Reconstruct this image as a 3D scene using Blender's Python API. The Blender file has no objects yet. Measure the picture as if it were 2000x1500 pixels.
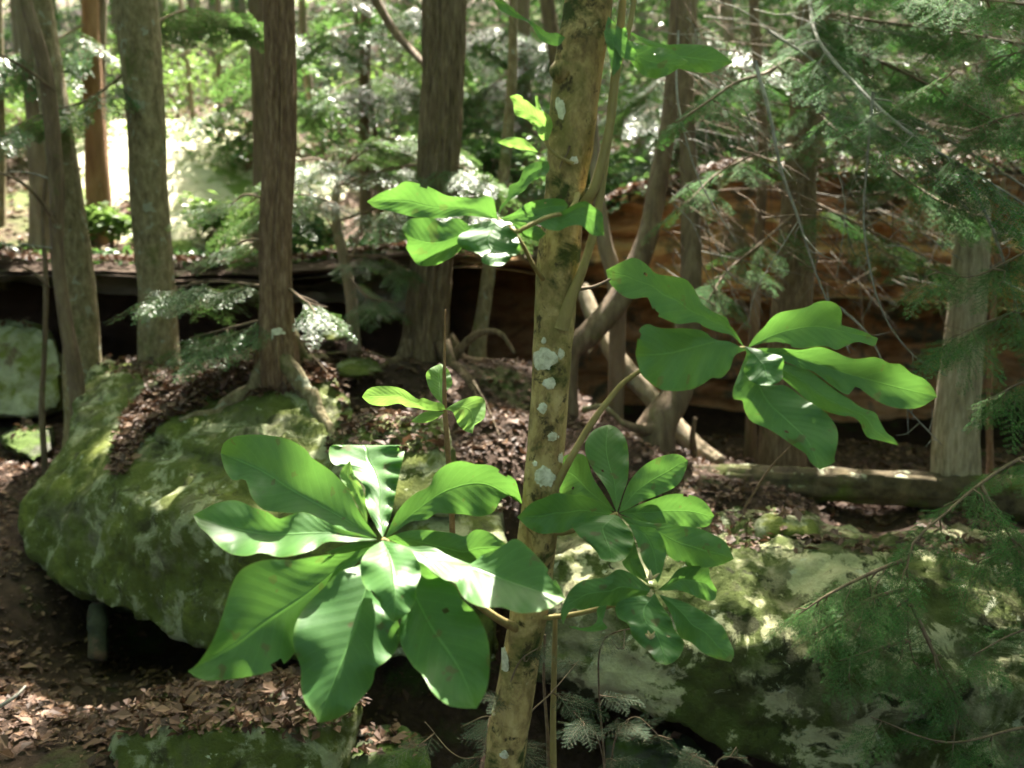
import bpy, bmesh, math, random
import numpy as np
from mathutils import Vector, Matrix
R = math.radians
SC = bpy.context.scene
COL = SC.collection
rng = np.random.default_rng(7)

# ------------------------------------------------------------------ camera, sky, sun, exposure
CAM = np.array([0.0, 0.0, 1.6]); PITCH = 8.0; F = 1732.0
cd = bpy.data.cameras.new('camera'); cam = bpy.data.objects.new('camera', cd); COL.objects.link(cam)
cam.location = CAM; cam.rotation_euler = (R(90 - PITCH), 0, 0)
cd.sensor_width = 36; cd.lens = 36 * F / 2000; cd.clip_end = 500; cd.clip_start = 0.05
cd.dof.use_dof = True; cd.dof.focus_distance = 2.4; cd.dof.aperture_fstop = 2.1
SC.camera = cam
SUN_EL, SUN_AZ = 58.0, 14.0            # azimuth from straight ahead (+Y) towards +X
SUND = np.array([math.sin(R(SUN_AZ)) * math.cos(R(SUN_EL)), math.cos(R(SUN_AZ)) * math.cos(R(SUN_EL)), math.sin(R(SUN_EL))])
w = bpy.data.worlds.new('World'); SC.world = w; w.use_nodes = True
nt = w.node_tree; nt.nodes.clear()
sky = nt.nodes.new('ShaderNodeTexSky'); sky.sky_type = 'NISHITA'; sky.sun_disc = False
sky.sun_elevation = R(SUN_EL); sky.sun_rotation = R(SUN_AZ); sky.dust_density = 5.0; sky.ozone_density = 0.0; sky.air_density = 0.8
bg = nt.nodes.new('ShaderNodeBackground'); bg.inputs[1].default_value = 0.15
wo = nt.nodes.new('ShaderNodeOutputWorld')
nt.links.new(sky.outputs[0], bg.inputs[0]); nt.links.new(bg.outputs[0], wo.inputs[0])
sl = bpy.data.lights.new('sun', 'SUN'); sl.energy = 3.9; sl.angle = R(0.5); sl.color = (1, 0.93, 0.82)
so = bpy.data.objects.new('sun', sl); COL.objects.link(so)
so.rotation_euler = Vector(SUND).to_track_quat('Z', 'Y').to_euler()
SC.view_settings.view_transform = 'Standard'; SC.view_settings.look = 'None'
SC.view_settings.gamma = 1; SC.view_settings.use_curve_mapping = False
SC.view_settings.exposure = 3.25
SC.cycles.max_bounces = 6; SC.cycles.transparent_max_bounces = 8
SC.cycles.sample_clamp_indirect = 4
SC.cycles.use_denoising = True

# ------------------------------------------------------------------ helpers
cp, sp = math.cos(R(PITCH)), math.sin(R(PITCH))
def P(px, py, Y):
    "photo direction (px, py) at world distance Y -> world point"
    px = np.asarray(px, float); py = np.asarray(py, float); Y = np.asarray(Y, float)
    rx = px - 1000.0; u = 750.0 - py
    ry = F * cp + u * sp; rz = -F * sp + u * cp
    k = Y / ry
    return np.stack(np.broadcast_arrays(CAM[0] + rx * k, CAM[1] + ry * k, CAM[2] + rz * k), -1)
def PP(lst): return np.array([P(*t) for t in lst])

def _h(ix, iy, iz, s):
    n = (ix.astype(np.int64) * 374761393 + iy.astype(np.int64) * 668265263 + iz.astype(np.int64) * 2147483647 + s * 974711) & 0xffffffff
    n = ((n ^ (n >> 13)) * 1274126177) & 0xffffffff
    n = (n ^ (n >> 16)) & 0xffff
    return n / 32767.5 - 1.0
def vn(p, s=0):
    p = np.asarray(p, float); i = np.floor(p).astype(np.int64); f = p - i; u = f * f * (3 - 2 * f)
    r = 0
    for a in (0, 1):
        for b in (0, 1):
            for c in (0, 1):
                wt = (u[..., 0] if a else 1 - u[..., 0]) * (u[..., 1] if b else 1 - u[..., 1]) * (u[..., 2] if c else 1 - u[..., 2])
                r = r + wt * _h(i[..., 0] + a, i[..., 1] + b, i[..., 2] + c, s)
    return r
def fbm(p, o=4, s=0):
    p = np.asarray(p, float); r = 0; a = 1.0
    for k in range(o):
        r = r + a * vn(p * 2 ** k + 17.3 * k, s + k); a *= 0.5
    return r
def cat(pts, n):
    "Catmull-Rom through pts, n points evenly spaced by length"
    p = np.asarray(pts, float)
    if len(p) == 2:
        t = np.linspace(0, 1, n)[:, None]; return p[0] * (1 - t) + p[1] * t
    q = np.vstack([2 * p[0] - p[1], p, 2 * p[-1] - p[-2]])
    out = []
    for i in range(len(p) - 1):
        t = np.linspace(0, 1, 12, endpoint=False)[:, None]
        a, b, c, d = q[i], q[i + 1], q[i + 2], q[i + 3]
        out.append(0.5 * (2 * b + (c - a) * t + (2 * a - 5 * b + 4 * c - d) * t ** 2 + (3 * b - a - 3 * c + d) * t ** 3))
    out.append(p[-1:]); o = np.vstack(out)
    L = np.r_[0, np.cumsum(np.linalg.norm(np.diff(o[:, :3], axis=0), axis=1))]
    s = np.linspace(0, L[-1], n)
    return np.stack([np.interp(s, L, o[:, k]) for k in range(o.shape[1])], 1)

class Acc:
    "collects quads"
    def __init__(s): s.V = []; s.Q = []; s.n = 0; s.M = []; s.U = []
    def add(s, V, Q, m=0, uv=None):
        V = np.asarray(V, float).reshape(-1, 3); Q = np.asarray(Q, int).reshape(-1, 4)
        s.V.append(V); s.Q.append(Q + s.n); s.n += len(V); s.M.append(np.full(len(Q), m))
        s.U.append(np.zeros((len(V), 2)) if uv is None else uv)
    def mesh(s, name, mats, off=(0, 0, 0), smooth=True):
        V = np.vstack(s.V) - np.asarray(off); Q = np.vstack(s.Q)
        me = bpy.data.meshes.new(name)
        me.vertices.add(len(V)); me.vertices.foreach_set('co', V.astype(np.float32).ravel())
        me.loops.add(len(Q) * 4); me.loops.foreach_set('vertex_index', Q.astype(np.int32).ravel())
        me.polygons.add(len(Q)); me.polygons.foreach_set('loop_start', np.arange(0, len(Q) * 4, 4, dtype=np.int32))
        me.polygons.foreach_set('loop_total', np.full(len(Q), 4, np.int32))
        me.polygons.foreach_set('material_index', np.concatenate(s.M).astype(np.int32))
        me.polygons.foreach_set('use_smooth', np.full(len(Q), smooth))
        uvl = me.uv_layers.new(name='UVMap'); U = np.vstack(s.U)
        uvl.data.foreach_set('uv', U[Q.ravel()].astype(np.float32).ravel())
        me.update(calc_edges=True); me.validate()
        for m in (mats if isinstance(mats, (list, tuple)) else [mats]): me.materials.append(m)
        return me

def woff(o):
    v = np.zeros(3)
    while o is not None: v = v + np.array(o.location); o = o.parent
    return v
def props(o, label=None, cat_=None, group=None, kind=None):
    if label: o['label'] = label
    if cat_: o['category'] = cat_
    if group: o['group'] = group
    if kind: o['kind'] = kind
    return o
def thing(name, label, cat_, base, group=None):
    o = bpy.data.objects.new(name, None); COL.objects.link(o); o.location = base; o.empty_display_size = 0.1
    return props(o, label, cat_, group)
def obj(name, acc, mat, parent=None, smooth=True):
    off = woff(parent) if parent else (0, 0, 0)
    me = acc.mesh(name, mat, off, smooth) if isinstance(acc, Acc) else acc
    o = bpy.data.objects.new(name, me); COL.objects.link(o); o.parent = parent
    return o

def tube(acc, pts, rad, seg=10, n=None, m=0, amp=0.0, fz=4.0, ft=3.0, mode='n', seed=0, flare=None, cap=True):
    "tapered tube through pts; rad list along"
    pts = np.asarray(pts, float); rad = np.asarray(rad, float) * np.ones(len(pts))
    L = np.linalg.norm(np.diff(pts, axis=0), axis=1).sum()
    if n is None: n = max(4, int(L / 0.03))
    c = cat(np.hstack([pts, rad[:, None]]), n); C = c[:, :3]; r = np.maximum(c[:, 3], 1e-4)
    T = np.gradient(C, axis=0); T /= np.linalg.norm(T, axis=1)[:, None] + 1e-9
    ref = np.array([0.0, 1.0, 0.0]) if abs(T[0][1]) < 0.8 else np.array([1.0, 0, 0])
    Nn = []; prev = ref
    for i in range(n):
        a = prev - T[i] * np.dot(prev, T[i]); a /= np.linalg.norm(a) + 1e-9; Nn.append(a); prev = a
    Nn = np.array(Nn); B = np.cross(T, Nn)
    th = np.linspace(0, 2 * math.pi, seg, endpoint=False)
    zz = np.r_[0, np.cumsum(np.linalg.norm(np.diff(C, axis=0), axis=1))]
    TH, Z = np.meshgrid(th, zz); RR = np.repeat(r[:, None], seg, 1)
    if amp:
        q = np.stack([np.cos(TH) * ft, np.sin(TH) * ft, Z * fz], -1)
        if mode == 'furrow':
            d = 1.0 - 2 * np.abs(fbm(q * np.array([1, 1, 0.35]) + vn(q * 0.5, 5)[..., None] * 0.6, 2, seed))
            RR = RR * (1 + amp * d) + r.mean() * amp * 0.3 * fbm(q * 3, 2, seed + 9)
        else:
            RR = RR * (1 + amp * fbm(q, 3, seed))
    if flare:
        k, amt, lobes = flare        # k: metres of flare at the start of the tube
        e = np.clip(1 - Z / k, 0, 1) ** 2
        RR = RR * (1 + e * amt * (0.6 + 0.5 * np.cos(TH * lobes + seed)))
    V = C[:, None, :] + RR[..., None] * (np.cos(TH)[..., None] * Nn[:, None, :] + np.sin(TH)[..., None] * B[:, None, :])
    V = V.reshape(-1, 3)
    i = np.arange(n - 1)[:, None] * seg; j = np.arange(seg)[None, :]; j2 = (j + 1) % seg
    Q = np.stack([i + j, i + j2, i + seg + j2, i + seg + j], -1).reshape(-1, 4)
    if cap and seg % 2 == 0:
        for base in (0, (n - 1) * seg):
            ring = [base + k for k in range(seg)]
            for a in range(0, seg // 2 - 1):
                q4 = [ring[a], ring[a + 1], ring[seg - 2 - a], ring[seg - 1 - a]]
                Q = np.vstack([Q, q4])
    acc.add(V, Q, m)

# ------------------------------------------------------------------ materials
def newmat(name):
    m = bpy.data.materials.new(name); m.use_nodes = True; t = m.node_tree; t.nodes.clear()
    out = t.nodes.new('ShaderNodeOutputMaterial')
    return m, t, out
def nd(t, ty, **k):
    n = t.nodes.new(ty)
    for a, b in k.items():
        if a.startswith('i_'): n.inputs[int(a[2:]) if a[2:].isdigit() else a[2:].replace('_', ' ')].default_value = b
        else: setattr(n, a, b)
    return n
def c4(c): return (c[0], c[1], c[2], 1)
def ramp(t, fac, stops):
    r = t.nodes.new('ShaderNodeValToRGB'); e = r.color_ramp.elements
    while len(e) < len(stops): e.new(0.5)
    for k, (p, c) in enumerate(stops):
        e[k].position = p; e[k].color = c4(c) if hasattr(c, '__len__') else (c, c, c, 1)
    t.links.new(fac, r.inputs[0]); return r.outputs[0]
def noise(t, co, sc, det=5, rough=0.55, dist=0.0):
    n = nd(t, 'ShaderNodeTexNoise'); n.inputs['Scale'].default_value = sc; n.inputs['Detail'].default_value = det
    n.inputs['Roughness'].default_value = rough; n.inputs['Distortion'].default_value = dist
    t.links.new(co, n.inputs['Vector']); return n.outputs['Fac']
def mapped(t, scale=(1, 1, 1), loc=(0, 0, 0)):
    tc = nd(t, 'ShaderNodeTexCoord'); mp = nd(t, 'ShaderNodeMapping'); mp.inputs['Scale'].default_value = scale
    mp.inputs['Location'].default_value = loc
    t.links.new(tc.outputs['Object'], mp.inputs[0]); return mp.outputs[0]
def mix(t, fac, a, b):
    m = nd(t, 'ShaderNodeMix', data_type='RGBA')
    if hasattr(fac, 'links') or hasattr(fac, 'is_linked'): t.links.new(fac, m.inputs[0])
    else: m.inputs[0].default_value = fac
    for s, v in ((6, a), (7, b)):
        if isinstance(v, tuple): m.inputs[s].default_value = c4(v)
        else: t.links.new(v, m.inputs[s])
    return m.outputs[2]
def mul(t, a, b, op='MULTIPLY'):
    m = nd(t, 'ShaderNodeMath', operation=op)
    for s, v in ((0, a), (1, b)):
        if isinstance(v, (int, float)): m.inputs[s].default_value = v
        else: t.links.new(v, m.inputs[s])
    return m.outputs[0]
def surface(name, stops, sc, stretch=(1, 1, 1), layers=(), rough=0.85, bump=0.5, bsc=None, bdist=0.02, loc=(0, 0, 0)):
    """stops: ramp of the base; layers: (colour pair, scale, lo, hi, upness or None)"""
    m, t, out = newmat(name)
    co = mapped(t, stretch, loc); co1 = mapped(t, (1, 1, 1), loc)
    n1 = noise(t, co, sc, 8, 0.65, 0.3)
    col = ramp(t, n1, stops)
    for k, (cc, ls, lo, hi, up) in enumerate(layers):
        cl = mapped(t, (1, 1, 1), (3.1 * k + 1 + loc[0], 7.7 * k, 1.9 * k))
        mk = ramp(t, noise(t, cl, ls, 10, 0.66, 0.5), [(lo, 0.0), (hi, 1.0)])
        if up is not None:
            g = nd(t, 'ShaderNodeNewGeometry'); sx = nd(t, 'ShaderNodeSeparateXYZ'); t.links.new(g.outputs['Normal'], sx.inputs[0])
            mk = mul(t, mk, ramp(t, sx.outputs[2], [(max(0, up), 0.0), (min(1, up + 0.35), 1.0)]))
        fine = noise(t, cl, ls * 9, 4, 0.7)
        c2 = mix(t, fine, cc[0], cc[1])
        col = mix(t, mk, col, c2)
    b = nd(t, 'ShaderNodeBsdfPrincipled'); b.inputs['Roughness'].default_value = rough
    b.inputs['Specular IOR Level'].default_value = 0.25
    t.links.new(col, b.inputs['Base Color'])
    bn = nd(t, 'ShaderNodeBump'); bn.inputs['Strength'].default_value = bump; bn.inputs['Distance'].default_value = bdist
    hb = noise(t, co, bsc or sc * 2.2, 9, 0.7, 0.2)
    t.links.new(hb, bn.inputs['Height']); t.links.new(bn.outputs[0], b.inputs['Normal'])
    t.links.new(b.outputs[0], out.inputs[0]); return m
def foliage(name, cols, trans, tfac=0.35, rough=0.45, spec=0.5, uvleaf=False, tip=None):
    m, t, out = newmat(name)
    g = nd(t, 'ShaderNodeNewGeometry')
    if uvleaf:
        oi = nd(t, 'ShaderNodeObjectInfo'); col = ramp(t, oi.outputs['Random'], [(i / max(1, len(cols) - 1), c) for i, c in enumerate(cols)])
        uv = nd(t, 'ShaderNodeUVMap'); sx = nd(t, 'ShaderNodeSeparateXYZ'); t.links.new(uv.outputs[0], sx.inputs[0])
        av = mul(t, mul(t, sx.outputs[1], 0.5, 'SUBTRACT'), 0, 'ADD'); ab = nd(t, 'ShaderNodeMath', operation='ABSOLUTE'); t.links.new(av, ab.inputs[0])
        co = mapped(t)
        blot = noise(t, co, 14, 5, 0.6); fine = noise(t, co, 160, 3, 0.6)
        dk = (cols[0][0] * .6, cols[0][1] * .7, cols[0][2] * .7)
        col = mix(t, mul(t, ramp(t, blot, [(.35, 0.0), (.65, 1.0)]), 0.7), col, dk)
        col = mix(t, mul(t, fine, 0.25), col, tuple(x * 1.3 for x in cols[-1]))
        # side veins: bands that run obliquely from the midrib
        ph = mul(t, mul(t, sx.outputs[0], 15.0), mul(t, ab.outputs[0], 5.0), 'SUBTRACT')
        fr = nd(t, 'ShaderNodeMath', operation='PINGPONG'); t.links.new(ph, fr.inputs[0]); fr.inputs[1].default_value = 0.5
        vein = ramp(t, fr.outputs[0], [(0.0, 1.0), (0.09, 0.0)])
        mid = ramp(t, ab.outputs[0], [(0.0, 1.0), (0.022, 0.0)])
        lt = tuple(min(1, x * 1.9 + 0.015) for x in cols[-1])
        col = mix(t, mul(t, vein, 0.13), col, lt)
        col = mix(t, mul(t, mid, 0.5), col, lt)
        spots = ramp(t, noise(t, mapped(t, (1, 1, 1), (4, 4, 4)), 26, 2, 0.5), [(0.66, 0.0), (0.69, 1.0)])
        col = mix(t, mul(t, spots, 0.7), col, (0.09, 0.06, 0.03))
        tipm = ramp(t, sx.outputs[0], [(0.86, 0.0), (1.0, 1.0)])
        edge = ramp(t, ab.outputs[0], [(0.46, 0.0), (0.5, 1.0)])
        col = mix(t, mul(t, tipm, 0.4), col, (0.16, 0.27, 0.03)); col = mix(t, mul(t, edge, 0.4), col, (0.14, 0.25, 0.04))
        h = mul(t, mul(t, fr.outputs[0], 1.0), mul(t, blot, 1.2), 'ADD')
        h = mul(t, h, mul(t, mid, -1.5), 'ADD')
        bn = nd(t, 'ShaderNodeBump'); bn.inputs['Strength'].default_value = 0.35; bn.inputs['Distance'].default_value = 0.0019
        t.links.new(h, bn.inputs['Height']); nrm = bn.outputs[0]
    else:
        col = ramp(t, g.outputs['Random Per Island'], [(i / max(1, len(cols) - 1), c) for i, c in enumerate(cols)]); nrm = None
    b = nd(t, 'ShaderNodeBsdfPrincipled'); b.inputs['Roughness'].default_value = rough
    b.inputs['Specular IOR Level'].default_value = spec
    t.links.new(col, b.inputs['Base Color'])
    tr = nd(t, 'ShaderNodeBsdfTranslucent'); tc = mix(t, 0.6, col, trans); t.links.new(tc, tr.inputs[0])
    if nrm: t.links.new(nrm, b.inputs['Normal']); t.links.new(nrm, tr.inputs['Normal'])
    mx = nd(t, 'ShaderNodeMixShader'); mx.inputs[0].default_value = tfac
    t.links.new(b.outputs[0], mx.inputs[1]); t.links.new(tr.outputs[0], mx.inputs[2]); t.links.new(mx.outputs[0], out.inputs[0])
    return m

MOSS = ((0.045, 0.062, 0.012), (0.115, 0.135, 0.028))
MOSSY = ((0.09, 0.115, 0.02), (0.16, 0.18, 0.035))
LICH = ((0.30, 0.33, 0.20), (0.50, 0.52, 0.38))
BROWN = ((0.05, 0.03, 0.02), (0.14, 0.08, 0.055))
M_leaf = foliage('magnolia_leaf', [(0.052, 0.14, 0.036), (0.078, 0.185, 0.042)], (0.17, 0.38, 0.05), 0.34, 0.46, 0.42, True)
M_leafy = foliage('young_leaf', [(0.12, 0.24, 0.055), (0.17, 0.31, 0.075)], (0.28, 0.5, 0.08), 0.45, 0.45, 0.4, True)
M_hem = foliage('hemlock_needles', [(0.025, 0.08, 0.028), (0.05, 0.14, 0.04), (0.085, 0.20, 0.05)], (0.12, 0.34, 0.06), 0.22, 0.75, 0.06)
M_hemdk = foliage('shade_painted_needles', [(0.010, 0.035, 0.014), (0.02, 0.055, 0.02)], (0.04, 0.12, 0.03), 0.2, 0.6, 0.2)  # darker copy of the hemlock needles, shade put into the colour
M_hemfar = foliage('far_needles', [(0.03, 0.08, 0.03), (0.055, 0.13, 0.04), (0.08, 0.17, 0.055)], (0.14, 0.27, 0.05), 0.32, 0.42, 0.5)
M_decid = foliage('woodland_leaves', [(0.055, 0.11, 0.03), (0.085, 0.155, 0.045), (0.14, 0.21, 0.065)], (0.22, 0.36, 0.07), 0.45, 0.45, 0.5)
M_litter = foliage('dead_leaves', [(0.03, 0.017, 0.011), (0.055, 0.030, 0.019), (0.10, 0.052, 0.032), (0.085, 0.048, 0.025), (0.19, 0.115, 0.07), (0.05, 0.028, 0.02)], (0.2, 0.1, 0.05), 0.1, 0.6, 0.3)
M_main = surface('magnolia_bark', [(0.25, (0.09, 0.06, 0.028)), (0.40, (0.22, 0.155, 0.065)), (0.54, (0.38, 0.285, 0.12)), (0.75, (0.52, 0.41, 0.20))], 30, (1, 1, 0.6),
    [(((0.12, 0.105, 0.03), (0.25, 0.205, 0.075)), 6, 0.50, 0.60, None), (((0.30, 0.20, 0.09), (0.22, 0.13, 0.05)), 11, 0.58, 0.68, None), (((0.02, 0.032, 0.008), (0.06, 0.075, 0.015)), 9, 0.53, 0.62, None), (((0.035, 0.03, 0.014), (0.08, 0.06, 0.025)), 30, 0.56, 0.64, None), (((0.36, 0.33, 0.18), (0.46, 0.42, 0.26)), 22, 0.66, 0.70, None)], 0.9, 0.9, 70, 0.006)
M_stem = surface('green_stem_bark', [(0.3, (0.17, 0.13, 0.05)), (0.7, (0.32, 0.26, 0.10))], 30, (1, 1, 0.3), (), 0.7, 0.3, 60, 0.002)
M_twig = surface('twig_bark', [(0.3, (0.09, 0.06, 0.04)), (0.7, (0.22, 0.16, 0.10))], 40, (1, 1, 1), (), 0.8, 0.3, 60, 0.002)
M_grey = surface('grey_twig', [(0.3, (0.13, 0.12, 0.10)), (0.7, (0.33, 0.31, 0.27))], 40, (1, 1, 1), (), 0.8, 0.3, 60, 0.002)
def bark(name, a, b, c, sc=16, st=0.22, moss=0.6, bump=1.0, lich=0.66, loc=(0, 0, 0)):
    return surface(name, [(0.25, a), (0.5, b), (0.75, c)], sc, (1, 1, st), [(((0.06, 0.075, 0.02), (0.13, 0.14, 0.045)), 3.5, moss, moss + 0.12, None), (((0.22, 0.23, 0.17), (0.32, 0.33, 0.25)), 11, lich, lich + 0.05, None)], 0.9, bump, sc * 2.5, 0.02, loc)
M_b_lich = bark('lichened_bark', (0.075, 0.055, 0.03), (0.20, 0.165, 0.09), (0.36, 0.31, 0.19), 30, 0.5, 0.54, 0.9, 0.58)
M_b_furrow = bark('furrowed_bark', (0.04, 0.028, 0.016), (0.18, 0.13, 0.078), (0.36, 0.28, 0.175), 58, 0.16, 0.6)
M_b_red = bark('reddish_hemlock_bark', (0.06, 0.035, 0.022), (0.20, 0.125, 0.075), (0.38, 0.27, 0.175), 60, 0.2, 0.66, 0.8, 0.75)
M_b_snag = bark('weathered_snag_wood', (0.13, 0.10, 0.065), (0.40, 0.34, 0.23), (0.66, 0.58, 0.43), 50, 0.16, 0.60)
M_b_dark = bark('dark_bark', (0.055, 0.036, 0.023), (0.15, 0.105, 0.067), (0.26, 0.20, 0.13), 20, 0.2, 0.58)
M_b_far = bark('far_bark', (0.09, 0.065, 0.045), (0.20, 0.15, 0.10), (0.32, 0.26, 0.18), 14, 0.2, 0.6)
M_b_orange = bark('orange_bark', (0.12, 0.06, 0.03), (0.24, 0.13, 0.065), (0.34, 0.2, 0.11), 14, 0.2, 0.68)
M_b_pale = bark('pale_dead_wood', (0.16, 0.12, 0.08), (0.30, 0.24, 0.16), (0.46, 0.39, 0.28), 20, 0.3, 0.62)
M_bould = surface('mossy_rock', [(0.3, (0.05, 0.048, 0.03)), (0.5, (0.12, 0.12, 0.07)), (0.7, (0.20, 0.20, 0.13))], 5, (1, 1, 1.0),
    [(MOSS, 2.2, 0.38, 0.48, None), (((0.15, 0.17, 0.085), (0.32, 0.34, 0.20)), 6.5, 0.515, 0.58, None), (MOSSY, 3.4, 0.56, 0.64, None), (((0.03, 0.03, 0.016), (0.06, 0.065, 0.02)), 7.5, 0.56, 0.64, None), (LICH, 17, 0.64, 0.67, None)], 0.92, 0.9, 22, 0.03)
M_bould_r = surface('lichen_rock', [(0.3, (0.09, 0.085, 0.045)), (0.5, (0.20, 0.19, 0.11)), (0.72, (0.36, 0.35, 0.22))], 4, (1, 1, 1.2),
    [(((0.035, 0.05, 0.012), (0.095, 0.12, 0.026)), 2.0, 0.40, 0.49, None), (((0.03, 0.034, 0.012), (0.07, 0.075, 0.02)), 2.6, 0.54, 0.60, None), (((0.24, 0.24, 0.12), (0.54, 0.53, 0.32)), 3.4, 0.53, 0.56, None), (((0.016, 0.018, 0.008), (0.04, 0.045, 0.013)), 6.5, 0.55, 0.60, None), (LICH, 9, 0.61, 0.64, None)], 0.92, 0.9, 24, 0.03, (3.3, 0, 1.2))
M_bould_p = surface('pale_rock', [(0.3, (0.15, 0.16, 0.10)), (0.6, (0.34, 0.36, 0.24)), (0.8, (0.5, 0.52, 0.38))], 4, (1, 1, 1),
    [(MOSSY, 2.6, 0.48, 0.58, None), (((0.09, 0.07, 0.04), (0.16, 0.12, 0.08)), 4, 0.58, 0.66, None)], 0.9, 0.9, 20, 0.03)
M_rock_s = surface('dark_mossy_stone', [(0.3, (0.03, 0.03, 0.022)), (0.7, (0.11, 0.11, 0.085))], 6, (1, 1, 1),
    [(((0.03, 0.05, 0.01), (0.08, 0.13, 0.02)), 3, 0.44, 0.55, None)], 0.9, 0.8, 22, 0.02)
M_stone_d = surface('dark_stone', [(0.3, (0.02, 0.022, 0.014)), (0.7, (0.065, 0.07, 0.04))], 9, (1, 1, 1), [(BROWN, 6, .5, .6, None)], 0.95, 0.8, 22, 0.02)  # darker stone without moss, brown blotches
M_cliff0 = surface('sandstone', [(0.25, (0.14, 0.065, 0.026)), (0.40, (0.40, 0.19, 0.07)), (0.54, (0.60, 0.34, 0.14)), (0.72, (0.70, 0.48, 0.26))], 4.5, (0.7, 1, 2.2),
    [(((0.10, 0.09, 0.05), (0.22, 0.20, 0.12)), 2.6, 0.50, 0.60, None), (((0.05, 0.03, 0.02), (0.12, 0.065, 0.035)), 2.4, 0.58, 0.70, None)], 0.95, 1.0, 5, 0.06)
M_cliff = M_cliff0
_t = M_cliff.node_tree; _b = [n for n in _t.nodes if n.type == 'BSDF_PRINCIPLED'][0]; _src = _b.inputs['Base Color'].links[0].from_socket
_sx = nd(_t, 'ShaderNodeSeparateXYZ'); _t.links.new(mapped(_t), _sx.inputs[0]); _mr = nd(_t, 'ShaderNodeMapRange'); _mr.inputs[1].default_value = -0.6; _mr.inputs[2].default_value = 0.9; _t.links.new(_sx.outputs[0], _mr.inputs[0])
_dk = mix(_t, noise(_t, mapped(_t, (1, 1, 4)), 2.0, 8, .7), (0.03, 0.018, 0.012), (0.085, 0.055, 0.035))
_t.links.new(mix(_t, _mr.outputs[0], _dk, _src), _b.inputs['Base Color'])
M_soil = surface('forest_soil', [(0.25, (0.018, 0.012, 0.008)), (0.5, (0.05, 0.03, 0.02)), (0.75, (0.09, 0.055, 0.036))], 14, (1, 1, 1),
    [(((0.03, 0.05, 0.01), (0.07, 0.10, 0.02)), 1.5, 0.58, 0.68, None)], 0.95, 1.0, 30, 0.03)
M_hill = surface('hillside_litter', [(0.25, (0.04, 0.026, 0.017)), (0.5, (0.10, 0.065, 0.045)), (0.75, (0.19, 0.13, 0.09))], 3, (1, 1, 1),
    [(((0.08, 0.12, 0.03), (0.16, 0.22, 0.06)), 0.5, 0.48, 0.6, None)], 0.95, 1.0, 8, 0.06)
M_lichen = surface('white_lichen', [(0.35, (0.34, 0.33, 0.23)), (0.6, (0.66, 0.65, 0.52))], 60, (1, 1, 1), (), 0.95, 0.6, 150, 0.003)
M_bud = surface('dry_flower', [(0.3, (0.42, 0.33, 0.17)), (0.7, (0.66, 0.58, 0.36))], 60, (1, 1, 1), (), 0.7, 0.2, 80, 0.002)

# chosen sun patches: leaves on their lines to the sun are left out
SPOTS = [(945, 1105, 1.68, .045), (1000, 1130, 1.66, .045), (880, 1085, 1.7, .03), (940, 965, 1.95, .09), (880, 950, 1.9, .035), (720, 930, 1.95, .05), (745, 900, 2.0, .035), (640, 970, 1.92, .05), (600, 1050, 1.8, .03), (690, 1010, 1.8, .03), (800, 1130, 1.62, .035), (640, 1130, 1.66, .03), (840, 1270, 1.6, .03), (925, 1330, 1.6, .035),
         (1150, 880, 2.1, .02), (790, 380, 1.9, .04), (865, 790, 2.3, .08), (910, 800, 2.28, .05), (850, 740, 2.35, .04), (1120, 1060, 3.3, .10), (1300, 1090, 3.2, .05), (1040, 230, 1.92, .05), (1010, 280, 1.9, .05), (285, 975, 3.7, .06), (500, 900, 4.0, .03),
         (740, 400, 5.2, .35), (640, 350, 5.3, .4), (860, 350, 5.1, .35), (960, 400, 5.0, .25), (560, 400, 5.0, .15), (900, 260, 5.7, .3), (740, 590, 5.1, .18), (680, 300, 5.5, .3), (800, 470, 5.1, .15),
         (120, 730, 6.1, .10), (40, 660, 6.3, .1), (1500, 1010, 3.6, .08), (1390, 1000, 3.7, .07), (1700, 950, 4.5, .15), (1850, 780, 4.5, .05), (1848, 860, 4.5, .05), (1850, 700, 4.5, .05), (1640, 910, 4.6, .09), (1380, 890, 5.0, .07), (1540, 1090, 3.2, .12), (1560, 1180, 3.0, .08), (1440, 1380, 2.95, .10), (1300, 1340, 3.0, .08), (1650, 1440, 2.9, .10), (1900, 1080, 3.3, .1), (640, 700, 4.9, .08), (1340, 960, 4.1, .08),
         (1850, 420, 5, .05), (1240, 830, 4.8, .04), (1600, 400, 6.4, .4), (1720, 470, 6.4, .35), (1450, 470, 6.4, .3), (1850, 400, 6.4, .35), (1300, 430, 6.4, .25),
         (300, 400, 8.2, 1.8), (230, 430, 8.0, 1.4), (390, 380, 8.5, 1.4), (220, 330, 9.5, 1.3), (300, 300, 10, 1.8), (400, 300, 10, 1.4), (340, 250, 11.5, 1.5), (420, 330, 9.5, 1.2), (440, 400, 8.6, .8), (380, 120, 13, 1.0), (345, 140, 12, 1.0), (240, 210, 11, .7), (620, 170, 10, .4), (60, 100, 14, .8), (1260, 90, 12, .3), (800, 205, 12, .3), (960, 20, 14, .5), (150, 450, 7.6, .5)]
SPT = PP([s[:3] for s in SPOTS]); SPR = np.array([s[3] for s in SPOTS])
def lit(p, mg=.22):
    d = p[:, None, :] - SPT[None]; t = (d * SUND).sum(-1, keepdims=True); q = d - t * SUND
    return ((np.linalg.norm(q, axis=2) < SPR[None] + mg) & (t[..., 0] > 0)).any(1)

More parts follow.
